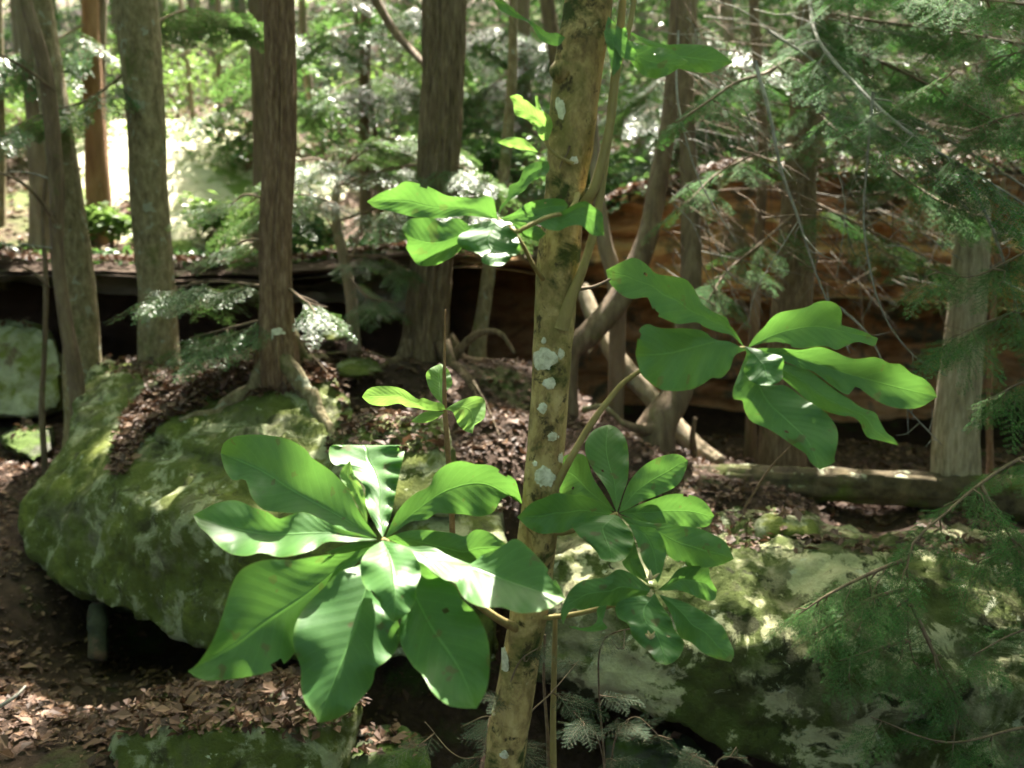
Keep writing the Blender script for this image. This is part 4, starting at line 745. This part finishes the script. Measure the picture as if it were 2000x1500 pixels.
# ------------------------------------------------------------------ the magnolia
mag = thing('magnolia_tree', 'young umbrella magnolia in front with big leaf whorls and lichen spotted trunk', 'tree', P(985, 1700, 2.0))
TR = [(960, 1800, 2.0, 50), (985, 1500, 2.0, 43), (998, 1400, 2.0, 41), (1015, 1300, 2.0, 39), (1035, 1180, 2.0, 39), (1048, 1060, 2.0, 39), (1058, 950, 2.0, 37), (1068, 850, 2.0, 37), (1079, 690, 2.0, 38), (1089, 530, 2.0, 41), (1103, 385, 2.0, 38), (1114, 280, 2.0, 43), (1128, 140, 2.0, 45), (1150, 0, 2.0, 45), (1175, -200, 2.0, 42), (1230, -800, 2.0, 36)]
a = Acc(); tube(a, PP([t[:3] for t in TR]), [t[3] * t[2] / F for t in TR], 48, 420, amp=.045, fz=14, ft=2.6, seed=3)
tr_o = obj('trunk', a, M_main, mag)
a = Acc(); c = P(1096, 140, 1.965); th_, ph_ = np.meshgrid(np.linspace(0, 2 * math.pi, 25), np.linspace(0, math.pi, 13))
V = np.stack([np.cos(th_) * np.sin(ph_) * .024, np.sin(th_) * np.sin(ph_) * .02, np.cos(ph_) * .026], -1); V = V * (1 + .12 * fbm(V * 60, 2, 3))[..., None] + c
i = np.arange(12)[:, None] * 25; j = np.arange(24)[None, :]; a.add(V.reshape(-1, 3), np.stack([i + j, i + j + 1, i + 26 + j, i + 25 + j], -1).reshape(-1, 4)); obj('knot', a, M_main, mag)
tc = cat(np.array([(t[1], t[0], t[3]) for t in TR][::-1], float)[:, [0, 1, 2]], 900)
def trunk_at(py): k = np.argmin(np.abs(tc[:, 0] - py)); return tc[k, 1], tc[k, 2]
for k, (px, py, rx, ry) in enumerate([(1062, 702, 24, 21), (1075, 750, 13, 11), (1059, 798, 9, 11), (1083, 852, 15, 12), (1094, 885, 7, 18), (1066, 932, 23, 21), (1093, 211, 11, 21), (1122, 312, 9, 9), (1098, 690, 9, 14), (1045, 905, 5, 6), (1062, 665, 5, 7), (982, 1290, 14, 22), (985, 1475, 9, 8)]):
    r = np.random.default_rng(900 + k); a = Acc(); cx, rr = trunk_at(py); nr, na = 5, 28
    pts = []
    for q in range(nr + 1):
        for s in range(na):
            th0 = 2 * math.pi * s / na; wob = 1 + .28 * vn(np.array([[math.cos(th0) * 1.8, math.sin(th0) * 1.8, k * 3.0]]), k)[0] + .13 * vn(np.array([[math.cos(th0) * 5, math.sin(th0) * 5, k]]), k)[0]
            x = px + rx * wob * q / nr * math.cos(th0); y = py + ry * wob * q / nr * math.sin(th0); dx = np.clip((x - cx), -rr * .97, rr * .97) * 2 / F
            dep = 2.0 - math.sqrt(max(1e-6, (rr * 2 / F) ** 2 - dx ** 2)) * 1.03 - .002 * (1 - (q / nr) ** 4) + .0006
            pts.append(P(cx + dx * F / 2 * 1.0, y, dep))
    F4 = [(q * na + s, q * na + (s + 1) % na, (q + 1) * na + (s + 1) % na, (q + 1) * na + s) for q in range(nr) for s in range(na)]
    a.add(np.array(pts), F4); obj('lichen_patch', a, M_lichen, mag)
def stem(name, path, rpx, mat=M_stem, seg=12, parent=mag, amp=.06):
    a = Acc(); tube(a, PP(path), [rp * t[2] / F for rp, t in zip(rpx, path)], seg, max(12, int(len(path) * 14)), amp=amp, fz=12, seed=len(path)); return obj(name, a, mat, parent)
stem('side_stem', [(1095, 640, 1.97), (1112, 590, 1.96), (1140, 520, 1.95), (1163, 440, 1.95), (1178, 340, 1.96), (1192, 230, 1.97), (1203, 120, 1.98), (1215, 20, 1.99), (1222, -80, 2.0)], [18, 13, 9, 8, 8, 8, 7, 7, 6])
stem('side_stem', [(1140, 400, 1.97), (1160, 370, 1.95), (1180, 300, 1.95), (1194, 230, 1.95), (1206, 140, 1.95), (1232, 40, 1.96), (1245, -60, 1.97)], [11, 10, 9, 8, 6, 5, 5])
stem('branch', [(1085, 950, 1.98), (1115, 895, 1.95), (1150, 835, 1.95), (1190, 780, 1.96), (1230, 738, 1.97), (1320, 690, 2.02), (1455, 680, 1.95)], [9, 7, 7, 6, 5, 4, 4])
stem('branch', [(1128, 380, 1.95), (1122, 398, 1.9), (1105, 415, 1.82), (1075, 422, 1.76), (1045, 435, 1.74), (1022, 447, 1.74), (1008, 452, 1.78), (985, 432, 1.85)], [6, 5, 4, 4, 4, 4, 4, 3])
stem('branch', [(1060, 545, 1.96), (1040, 515, 1.9), (1022, 480, 1.86), (1000, 450, 1.85), (973, 427, 1.86)], [5, 4, 3.5, 3, 3])
stem('branch', [(1015, 1230, 1.98), (960, 1200, 1.9), (860, 1120, 1.85), (790, 1075, 1.8), (748, 1055, 1.76)], [10, 8, 7, 6, 6])
stem('branch', [(1050, 1030, 1.98), (1100, 1040, 1.98), (1160, 1020, 1.98), (1206, 1003, 1.97)], [7, 6, 5, 4])
stem('branch', [(1030, 1210, 1.98), (1120, 1200, 1.96), (1220, 1175, 1.93), (1278, 1155, 1.91)], [6, 5, 5, 4])
stem('branch', [(1130, 565, 1.96), (1160, 560, 1.95), (1192, 545, 1.95)], [4, 3, 2], M_twig)
stem('branch', [(1120, 320, 1.95), (1090, 305, 1.94), (1070, 285, 1.94), (1062, 260, 1.95)], [4, 3, 3, 3]) 
stem('branch', [(1085, 1600, 2.3), (1080, 1450, 2.28), (1082, 1320, 2.26), (1085, 1200, 2.2)], [7, 7, 6, 5])
stem('branch', [(1072, 1600, 2.32), (1070, 1450, 2.3), (1062, 1330, 2.28), (1064, 1240, 2.2)], [4, 4, 3, 3], M_twig)
a = Acc(); tube(a, PP([(1113, 285, 1.945), (1108, 300, 1.944), (1098, 315, 1.944), (1093, 330, 1.943)]), [.0035, .002, .002, .001], 6, 12); obj('twig', a, M_b_dark, mag)

def leaf(parent, z, A, B, d0, d1, mid=None, mat=None, fold=.012, wave=.010, bend=.0, seed=0, curl=0.0, N=40, Mh=7, name='leaf', ks=2.6):
    ox, oy, s = z; f = lambda L: [(ox + x * s, oy + y * s) for x, y in L]
    A, B = cat(f(A), N + 1), cat(f(B), N + 1); r = np.random.default_rng(seed)
    Mi = (A + B) / 2 if mid is None else cat(f(mid), N + 1)
    if mid is not None: Mi[0] = A[0]; Mi[-1] = A[-1]
    t = np.linspace(0, 1, N + 1); V = []; U = []
    wA = np.linalg.norm(A - Mi, axis=1); wB = np.linalg.norm(B - Mi, axis=1)
    p1, p2 = r.uniform(0, 6, 2); k1, k2 = ks + r.uniform(-.5, .5), ks * 1.6 + r.uniform(-.5, .5)
    for i in range(N + 1):
        dm = d0 + (d1 - d0) * t[i] + bend * math.sin(t[i] * math.pi)
        for j in range(-Mh, Mh + 1):
            v = j / Mh; E, wE, ph, kk = (A, wA, p1, k1) if v < 0 else (B, wB, p2, k2); q = Mi[i] + (E[i] - Mi[i]) * abs(v)
            wl = min(1, wE[i] / 45)
            dd = dm + fold * abs(v) ** 1.3 * wl + wave * wl * abs(v) ** 2 * math.sin(kk * 6.28 * t[i] + ph) + curl * v * wl + .0035 * wl * float(vn(np.array([[t[i] * 7 + seed * 9, v * 2.2, seed]]), 3)[0])
            V.append(P(q[0], q[1], dd)); U.append((t[i], .5 + v * .5))
    W_ = 2 * Mh + 1; i = np.arange(N)[:, None] * W_; j = np.arange(W_ - 1)[None, :]; a = Acc()
    Q = np.stack([i + j, i + j + 1, i + W_ + j + 1, i + W_ + j], -1)
    kp = np.ones(Q.shape[:2], bool)
    if N == 40:
        for _ in range(int(r.integers(0, 3))):     # insect holes and nibbled edges
            hi_, hj = int(r.integers(8, N - 5)), int(r.choice([0, 0, 3, 10, 13, 13])); kp[hi_, hj] = False
            if hj in (0, 13): kp[hi_ + 1, hj] = False
    a.add(np.array(V), Q[kp], 0, np.array(U))
    return obj(name, a, mat or M_leaf, parent)
Z1 = (340, 800, .42667); Z2 = (950, 800, .34657); Z5 = (1150, 470, .35); Z6 = (680, 250, .275); ZT2 = (600, 0, .35); ZQ = (650, 450, .35); ZF = (0, 0, 1)
LV = [
 # lower left whorl
 (Z1, [(930, 585), (855, 480), (800, 370), (740, 300), (690, 260), (630, 220), (600, 180), (520, 135), (400, 115), (290, 120), (230, 150), (213, 200)], [(930, 585), (820, 575), (700, 525), (600, 485), (500, 470), (430, 465), (390, 445), (350, 390), (325, 320), (270, 325), (230, 270), (213, 200)], 1.76, 2.07, dict(curl=-.02, mid=[(930, 585), (740, 480), (560, 380), (380, 270), (213, 200)], fold=-.02, wave=.012)),
 (Z1, [(930, 595), (850, 570), (760, 545), (690, 510), (600, 470), (540, 480), (480, 500), (430, 470), (370, 450), (280, 415), (190, 430), (130, 460), (88, 482)], [(930, 595), (800, 605), (700, 605), (640, 640), (560, 665), (480, 675), (400, 655), (330, 670), (260, 660), (200, 620), (155, 570), (110, 530), (88, 482)], 1.75, 1.80, dict(curl=-.045, mid=[(930, 595), (700, 565), (450, 570), (250, 540), (88, 482)], fold=-.02, wave=.016)),
 (Z1, [(930, 620), (800, 655), (700, 665), (600, 680), (540, 690), (450, 685), (370, 700), (300, 740), (265, 800), (240, 880), (215, 960), (180, 1050), (140, 1120), (100, 1170), (63, 1197)], [(930, 620), (850, 690), (790, 760), (720, 860), (640, 980), (570, 1090), (520, 1150), (460, 1190), (380, 1215), (250, 1235), (150, 1240), (100, 1225), (63, 1197)], 1.76, 1.50, dict(mid=[(930, 620), (760, 720), (600, 850), (420, 970), (270, 1080), (63, 1197)], fold=-.015, wave=.010)),
 (Z1, [(935, 620), (850, 710), (760, 740), (690, 810), (620, 880), (570, 950), (545, 1030), (550, 1100), (580, 1180), (580, 1260), (600, 1340), (640, 1390), (658, 1434)], [(935, 620), (910, 740), (900, 830), (960, 900), (1020, 960), (1035, 1040), (1010, 1110), (960, 1160), (920, 1190), (910, 1250), (860, 1320), (800, 1380), (730, 1420), (658, 1434)], 1.745, 1.50, dict(mid=[(935, 620), (870, 850), (810, 1050), (730, 1250), (658, 1434)], fold=.012, wave=.012, bend=-.02)),
 (Z1, [(955, 600), (890, 640), (855, 700), (860, 780), (890, 830), (930, 860), (950, 910), (980, 950), (1005, 972)], [(955, 600), (1010, 610), (1080, 640), (1120, 700), (1130, 750), (1110, 810), (1105, 870), (1080, 920), (1040, 955), (1005, 972)], 1.73, 1.53, dict(mid=[(955, 600), (995, 700), (1010, 820), (1010, 900), (1005, 972)], bend=-.05, fold=.02)),
 (Z1, [(965, 610), (1040, 760), (1050, 900), (1030, 1010), (1040, 1080), (1090, 1170), (1140, 1220), (1180, 1290), (1240, 1345), (1300, 1365), (1385, 1368)], [(965, 610), (1130, 700), (1200, 760), (1280, 800), (1320, 870), (1380, 930), (1420, 1000), (1440, 1070), (1445, 1180), (1430, 1280), (1385, 1368)], 1.76, 1.50, dict(mid=[(965, 610), (1100, 850), (1180, 1000), (1300, 1180), (1385, 1368)], fold=-.035, wave=.014)),
 (Z1, [(970, 600), (1060, 625), (1130, 625), (1190, 630), (1240, 660), (1310, 690), (1380, 710), (1400, 670), (1450, 650), (1500, 625), (1560, 590), (1610, 620), (1680, 690), (1740, 770), (1775, 830), (1790, 868)], [(970, 600), (1060, 650), (1120, 700), (1180, 740), (1240, 780), (1285, 790), (1310, 840), (1350, 880), (1420, 905), (1500, 905), (1570, 930), (1640, 930), (1720, 910), (1790, 868)], 1.75, 1.62, dict(mid=[(970, 600), (1200, 690), (1380, 725), (1550, 790), (1790, 868)], fold=-.02, curl=-.055, wave=.012, bend=-.02)),
 (Z1, [(965, 590), (1050, 560), (1120, 550), (1200, 555), (1280, 565), (1330, 580), (1380, 550), (1440, 560), (1500, 600), (1530, 625)], [(965, 590), (1080, 640), (1200, 690), (1300, 720), (1400, 720), (1480, 680), (1530, 625)], 1.78, 1.86, dict(fold=.01)),
 (Z1, [(965, 590), (990, 530), (1020, 470), (1060, 420), (1110, 380), (1170, 350), (1190, 300), (1240, 255), (1310, 235), (1380, 250), (1450, 255), (1510, 290), (1560, 320), (1580, 380), (1597, 436)], [(965, 590), (1020, 555), (1080, 515), (1150, 505), (1200, 475), (1250, 475), (1330, 480), (1400, 490), (1460, 470), (1500, 410), (1550, 395), (1597, 436)], 1.77, 2.02, dict(curl=.0, mid=[(965, 590), (1100, 470), (1250, 370), (1420, 340), (1597, 436)], fold=-.008, wave=.012)),
 (Z1, [(955, 585), (905, 500), (875, 420), (870, 350), (800, 280), (720, 240), (715, 165), (780, 172), (880, 178)], [(955, 585), (985, 510), (1005, 430), (1020, 350), (1040, 260), (1055, 180), (1030, 162), (960, 172), (880, 178)], 1.78, 2.08, dict(fold=-.01, wave=.020, ks=4.5)),
 (Z1, [(885, 530), (840, 440), (800, 370), (760, 310), (770, 270), (805, 233)], [(885, 530), (880, 440), (865, 370), (850, 340), (825, 300), (805, 233)], 1.74, 1.80, dict(fold=-.012, mat=M_leafy)),
 (Z1, [(930, 605), (860, 605), (780, 620), (690, 655)], [(930, 605), (880, 640), (800, 662), (690, 655)], 1.80, 1.88, dict()),
 # middle whorl right of the trunk
 (Z2, [(735, 580), (690, 470), (640, 390), (590, 320), (560, 250), (560, 180), (600, 120), (650, 95), (690, 85)], [(735, 580), (770, 470), (795, 400), (802, 300), (795, 200), (770, 140), (730, 100), (690, 85)], 2.0, 2.15, dict(fold=-.015)),
 (Z2, [(745, 580), (775, 480), (810, 400), (860, 340), (910, 300), (980, 265), (1050, 250), (1100, 260), (1137, 290)], [(745, 580), (800, 560), (870, 520), (950, 490), (1040, 450), (1090, 410), (1120, 350), (1137, 290)], 2.0, 2.12, dict(fold=-.012)),
 (Z2, [(750, 585), (850, 540), (930, 510), (1020, 480), (1100, 475), (1180, 490), (1240, 530), (1284, 600)], [(750, 585), (850, 625), (960, 655), (1080, 665), (1180, 665), (1250, 655), (1284, 600)], 2.0, 2.03, dict(fold=-.012)),
 (Z2, [(750, 595), (900, 635), (1000, 640), (1100, 655), (1200, 670), (1290, 710), (1350, 750), (1396, 842)], [(750, 595), (850, 690), (950, 740), (1020, 820), (1080, 860), (1160, 885), (1250, 890), (1330, 872), (1396, 842)], 1.98, 1.88, dict(fold=.012)),
 (Z2, [(735, 590), (600, 600), (500, 620), (480, 650), (520, 710), (570, 750), (620, 800), (650, 845), (720, 862)], [(735, 590), (790, 650), (830, 720), (820, 780), (780, 840), (720, 862)], 1.97, 1.85, dict(fold=.01)),
 (Z2, [(725, 590), (640, 525), (560, 490), (480, 480), (400, 470), (330, 495), (250, 530), (173, 606)], [(725, 590), (620, 640), (520, 650), (440, 690), (380, 695), (310, 700), (240, 670), (173, 606)], 1.98, 1.87, dict(fold=-.012)),
 (Z2, [(725, 575), (650, 460), (600, 380), (560, 265), (500, 250), (440, 262), (412, 330)], [(725, 575), (600, 540), (520, 510), (430, 480), (400, 430), (412, 330)], 2.02, 2.08, dict(fold=-.01)),
 (Z2, [(800, 640), (840, 730), (860, 790), (880, 850), (910, 900), (967, 978)], [(800, 640), (900, 662), (950, 670), (990, 720), (1015, 800), (1000, 870), (985, 930), (967, 978)], 1.95, 1.86, dict(fold=-.012, mat=None)),
 (Z2, [(830, 720), (790, 830), (765, 860), (800, 910), (880, 960), (915, 985)], [(830, 720), (860, 830), (890, 900), (915, 985)], 1.96, 1.93, dict()),
 # lower right whorl with the dry flower
 (Z2, [(950, 1030), (830, 930), (740, 900), (680, 940), (600, 955), (540, 965), (480, 1010), (440, 1080), (418, 1150), (432, 1212)], [(950, 1030), (850, 1085), (740, 1105), (680, 1105), (600, 1115), (540, 1130), (490, 1120), (460, 1150), (432, 1212)], 1.9, 1.80, dict(fold=.012)),
 (Z2, [(680, 1100), (625, 1120), (625, 1180), (600, 1215), (540, 1230), (500, 1222), (460, 1222)], [(680, 1100), (665, 1160), (655, 1195), (682, 1232), (600, 1252), (520, 1242), (460, 1222)], 1.84, 1.82, dict(wave=.003, fold=0)),
 (Z2, [(960, 1020), (1030, 960), (1060, 920), (1100, 890), (1180, 880), (1250, 890), (1262, 950), (1300, 1020)], [(960, 1020), (1080, 1020), (1150, 1040), (1200, 1065), (1250, 1077), (1288, 1070), (1300, 1020)], 1.9, 1.93, dict(fold=-.012)),
 (Z2, [(950, 1040), (800, 1060), (730, 1100), (740, 1170), (800, 1210), (820, 1270), (860, 1320), (920, 1370), (960, 1420), (1010, 1440)], [(950, 1040), (1000, 1120), (1040, 1180), (1060, 1240), (1112, 1310), (1100, 1370), (1060, 1420), (1010, 1440)], 1.89, 1.76, dict(fold=.012)),
 (Z2, [(970, 1040), (1030, 1130), (1060, 1200), (1090, 1280), (1150, 1310), (1220, 1370), (1290, 1400), (1378, 1424)], [(970, 1040), (1100, 1080), (1170, 1110), (1250, 1160), (1330, 1220), (1365, 1290), (1396, 1370), (1378, 1424)], 1.89, 1.78, dict(fold=.012)),
 # right whorl
 (Z5, [(870, 600), (820, 510), (785, 470), (770, 430), (700, 400), (630, 350), (600, 290), (540, 215), (430, 195), (370, 180), (320, 130), (250, 95), (180, 120), (95, 165)], [(870, 600), (800, 530), (740, 515), (690, 500), (640, 480), (600, 455), (500, 465), (430, 440), (370, 410), (340, 340), (320, 315), (240, 325), (180, 300), (120, 240), (95, 165)], 1.92, 1.98, dict(fold=-.01, wave=.008, bend=-.03)),
 (Z5, [(880, 610), (780, 570), (700, 550), (640, 505), (540, 490), (430, 490), (370, 480), (330, 465), (285, 490), (270, 560), (262, 640)], [(880, 610), (815, 640), (790, 710), (740, 765), (690, 765), (640, 800), (570, 830), (480, 840), (400, 830), (340, 790), (290, 740), (262, 640)], 1.90, 1.84, dict(mid=[(880, 610), (760, 560), (600, 590), (440, 630), (262, 640)], fold=-.014, wave=.010)),
 (Z5, [(870, 590), (885, 660), (865, 720), (890, 770), (930, 800), (990, 809)], [(870, 590), (960, 610), (1020, 630), (1085, 655), (1082, 720), (1080, 770), (1040, 800), (990, 809)], 1.88, 1.80, dict(fold=.012)),
 (Z5, [(885, 600), (930, 530), (980, 480), (1020, 430), (1070, 400), (1150, 385), (1220, 370), (1280, 340), (1350, 340), (1400, 370), (1415, 420), (1405, 465), (1480, 490), (1540, 510), (1614, 546)], [(885, 600), (960, 575), (1060, 565), (1120, 590), (1190, 600), (1270, 590), (1330, 590), (1380, 610), (1420, 595), (1500, 565), (1590, 588), (1614, 546)], 1.92, 2.02, dict(mid=[(885, 600), (1050, 520), (1250, 480), (1430, 510), (1614, 546)], fold=-.012, wave=.010)),
 (Z5, [(885, 605), (980, 600), (1080, 600), (1180, 610), (1280, 592), (1350, 610), (1440, 650), (1500, 660), (1600, 650), (1680, 685), (1740, 690), (1800, 740), (1870, 770), (1920, 820), (1944, 872)], [(885, 605), (980, 650), (1080, 670), (1180, 710), (1250, 730), (1330, 790), (1400, 840), (1450, 860), (1480, 820), (1505, 818), (1570, 870), (1650, 915), (1750, 938), (1850, 930), (1944, 872)], 1.90, 1.86, dict(mid=[(885, 605), (1150, 650), (1400, 730), (1650, 800), (1944, 872)], fold=-.014, wave=.010)),
 (Z5, [(890, 615), (1050, 670), (1150, 700), (1240, 730), (1330, 800), (1400, 850), (1450, 880), (1520, 930), (1600, 960), (1620, 1000), (1660, 1070), (1700, 1100), (1727, 1142)], [(890, 615), (1080, 770), (1150, 830), (1230, 900), (1320, 950), (1400, 975), (1500, 1000), (1530, 1060), (1560, 1100), (1620, 1115), (1727, 1142)], 1.91, 1.84, dict(fold=.01, wave=.008)),
 (Z5, [(885, 620), (830, 760), (805, 830), (810, 885), (855, 890), (870, 950), (910, 1010), (1000, 1050), (1080, 1100), (1150, 1150), (1210, 1190), (1240, 1240), (1290, 1279)], [(885, 620), (1000, 790), (1100, 810), (1200, 880), (1300, 940), (1350, 990), (1388, 1060), (1388, 1130), (1370, 1210), (1368, 1240), (1290, 1279)], 1.90, 1.76, dict(mid=[(885, 620), (980, 870), (1100, 1000), (1220, 1120), (1290, 1279)], fold=.012, wave=.010)),
 # upper left whorl
 (Z6, [(1060, 650), (1045, 560), (1030, 500), (980, 482), (900, 500), (800, 490), (700, 480), (600, 430), (520, 400), (400, 380), (340, 420), (230, 460), (132, 522)], [(1060, 650), (950, 635), (850, 622), (740, 630), (660, 640), (600, 640), (470, 632), (380, 610), (300, 590), (200, 570), (132, 522)], 1.86, 1.92, dict(mid=[(1060, 650), (850, 580), (600, 560), (400, 520), (132, 522)], fold=-.014, wave=.01)),
 (Z6, [(1060, 655), (900, 680), (860, 690), (800, 650), (740, 645), (680, 670), (600, 640), (480, 640), (420, 660), (378, 715)], [(1060, 655), (900, 740), (800, 860), (750, 910), (680, 950), (600, 977), (500, 975), (460, 930), (430, 880), (412, 850), (420, 790), (378, 715)], 1.85, 1.76, dict(mid=[(1060, 655), (850, 740), (650, 810), (480, 790), (378, 715)], fold=.010, wave=.01)),
 (Z6, [(1062, 655), (940, 670), (860, 720), (790, 760), (775, 820), (830, 865), (890, 880), (950, 910), (945, 940), (980, 970), (1050, 979)], [(1062, 655), (1130, 655), (1180, 700), (1200, 770), (1220, 840), (1215, 890), (1170, 910), (1130, 950), (1090, 976), (1050, 979)], 1.84, 1.72, dict(fold=.012)),
 (Z6, [(1062, 650), (1180, 600), (1260, 540), (1350, 510), (1450, 500), (1530, 510), (1565, 552)], [(1062, 650), (1200, 645), (1260, 665), (1330, 645), (1450, 610), (1520, 600), (1565, 552)], 1.86, 1.84, dict(fold=-.01)),
 (Z6, [(1064, 655), (1300, 630), (1450, 610), (1540, 580), (1620, 535), (1690, 520), (1740, 560), (1800, 600), (1812, 680), (1818, 762)], [(1064, 655), (1250, 670), (1360, 690), (1420, 722), (1500, 730), (1560, 700), (1640, 690), (1690, 720), (1720, 752), (1760, 767), (1818, 762)], 1.85, 1.78, dict(fold=-.012, wave=.008, bend=-.02)),
 (Z6, [(1064, 655), (1200, 650), (1280, 675), (1350, 700), (1405, 750)], [(1064, 655), (1180, 720), (1240, 772), (1310, 797), (1360, 790), (1405, 750)], 1.86, 1.83, dict()),
 (Z6, [(1062, 650), (1080, 560), (1130, 500), (1145, 410), (1210, 380), (1250, 290), (1330, 245), (1420, 235)], [(1062, 650), (1090, 580), (1150, 510), (1250, 445), (1300, 385), (1400, 335), (1430, 290), (1420, 235)], 1.87, 1.95, dict(fold=-.01)),
 # top leaves
 (ZT2, [(1440, 210), (1400, 185), (1340, 180), (1270, 130), (1200, 90), (1130, 30), (1090, 5), (1040, -5)], [(1440, 210), (1400, 255), (1330, 240), (1290, 210), (1240, 130), (1150, 95), (1080, 60), (1040, -5)], 1.94, 1.88, dict(fold=-.01)),
 (ZT2, [(1345, 780), (1370, 700), (1345, 640), (1280, 605), (1230, 565), (1180, 528), (1130, 538)], [(1345, 780), (1310, 780), (1260, 700), (1210, 660), (1160, 640), (1150, 580), (1130, 538)], 1.93, 1.90, dict(fold=-.01, mat=M_leafy)),
 (ZT2, [(1345, 720), (1310, 680), (1280, 610), (1272, 540), (1285, 535)], [(1345, 720), (1360, 660), (1310, 610), (1295, 570), (1285, 535)], 1.93, 1.95, dict(mat=M_leafy)),
 (ZT2, [(1290, 850), (1250, 808), (1210, 775), (1130, 765), (1062, 792)], [(1290, 850), (1230, 838), (1160, 828), (1100, 812), (1062, 792)], 1.94, 1.88, dict(mat=M_leafy)),
 (ZT2, [(1680, 90), (1665, 170), (1710, 250), (1760, 320), (1835, 342)], [(1680, 90), (1740, 150), (1780, 160), (1795, 240), (1835, 290), (1835, 342)], 1.95, 1.90, dict(fold=-.01)),
 (ZF, [(1205, 70), (1255, 88), (1300, 95), (1345, 120)], [(1205, 70), (1232, 120), (1262, 150), (1300, 148), (1345, 120)], 1.96, 1.90, dict()),
 (ZF, [(1225, 60), (1290, 85), (1340, 86), (1390, 92), (1432, 122)], [(1225, 60), (1290, 110), (1320, 132), (1380, 142), (1432, 122)], 1.97, 2.0, dict()),
 (ZF, [(1205, 70), (1180, 60), (1190, 110), (1196, 150)], [(1205, 70), (1215, 100), (1212, 130), (1196, 150)], 1.93, 1.90, dict()),
]
for k, (z, A, B, d0, d1, kw) in enumerate(LV): leaf(mag, z, A, B, d0, d1, seed=k, **kw)
for k, (cx, cy, Yd, s) in enumerate([(1272, 1132, 1.87, 1), (1270, 1165, 1.86, .7), (1270, 1248, 1.80, .9)]):
    r = np.random.default_rng(k); a = Acc(); c = P(cx, cy, Yd)
    for q in range(9):
        d = np.array([r.normal(0, .5), r.normal(-.3, .3), abs(r.normal(.8, .4))]); d /= np.linalg.norm(d); L = .022 * s * r.uniform(.6, 1.2)
        tube(a, [c, c + d * L * .5, c + d * L], [.0015, .0035 * s, .001], 5, 6, cap=False)
    obj('dry_flower', a, M_bud, mag)

sap = thing('magnolia_sapling', 'small bright sapling with a bare leader standing left of the magnolia trunk', 'sapling', P(892, 1330, 2.35))
stem('stem', [(892, 1330, 2.35), (888, 1150, 2.35), (882, 1000, 2.35), (876, 900, 2.35), (869, 800, 2.35), (868, 700, 2.35), (870, 604, 2.35)], [7, 6, 6, 5.5, 5, 3, 1.5], surface('sapling_bark', [(.3, (.14, .08, .04)), (.7, (.30, .19, .10))], 30), 10, sap)
for k, (A, B, d0, d1, kw) in enumerate([([(625, 1010), (530, 950), (470, 940), (400, 890), (330, 870), (240, 870), (190, 890), (163, 930)], [(625, 1010), (520, 1003), (470, 990), (410, 985), (370, 965), (290, 980), (210, 970), (163, 930)], 2.33, 2.25, {}),
        ([(625, 985), (560, 920), (530, 860), (520, 800), (545, 770), (600, 743)], [(625, 985), (635, 900), (667, 860), (652, 790), (622, 755), (600, 743)], 2.37, 2.45, {}),
        ([(625, 1000), (670, 970), (720, 945), (790, 925), (840, 935), (852, 970), (845, 1050), (795, 1080), (780, 1132)], [(625, 1000), (665, 1010), (685, 1050), (700, 1085), (740, 1120), (780, 1132)], 2.33, 2.22, dict(wave=.02)),
        ([(625, 1015), (540, 1008), (480, 1030), (433, 1070)], [(625, 1015), (570, 1055), (510, 1075), (433, 1070)], 2.33, 2.27, {}), ([(630, 1000), (610, 965), (560, 955), (500, 935), (470, 960)], [(630, 1000), (600, 1000), (560, 998), (510, 990), (470, 960)], 2.32, 2.27, {})]):
    leaf(sap, ZQ, A, B, d0, d1, mat=M_leafy, seed=k + 80, N=20, Mh=4, **kw)

# ------------------------------------------------------------------ the canopy overhead: unseen loose leaves added for shade, holes cut along chosen sun lines
r = np.random.default_rng(5); a = Acc(); n = 190000
x = r.uniform(-26, 30, n); y = r.uniform(-16, 60, n); lay = r.integers(0, 4, n); z = 8.5 + lay * 1.4 + r.normal(0, .35, n) + np.maximum(0, y - 12) * .22
keep = (vn(np.stack([x * .55, y * .55, lay * 3.3], -1), 41) + .35 * vn(np.stack([x * 2.1, y * 2.1, lay * 5.0], -1), 42)) > -.40
p = np.stack([x, y, z], 1)[keep]
quads(a, p, .41, r, .8, .7, True)
props(obj('shade_canopy', a, M_decid, smooth=False), 'unseen leaf canopy added for shade, with gaps cut for sun patches', 'canopy', None, 'stuff')
a = Acc()   # unseen leaf ring added beside and behind the viewer to hold back light
n = 90000; th_ = r.uniform(0, 2 * math.pi, n); rad = r.uniform(11, 17, n); x = rad * np.sin(th_); y = rad * np.cos(th_); z = r.uniform(-.2, 9.5, n)
keep = ((y < 5) | (np.abs(x) > y * .66 + 2.5)) & (y < 13) & (vn(np.stack([x * .5, y * .5, z * .5], -1), 51) > -.45)
p = np.stack([x, y, z], 1)[keep]; p = p[~lit(p)]; quads(a, p, .33, r, .5, .7)
props(obj('shade_leaf_ring', a, M_decid, smooth=False), 'unseen ring of loose leaves added to hold back side and rear light', 'woods', None, 'stuff')
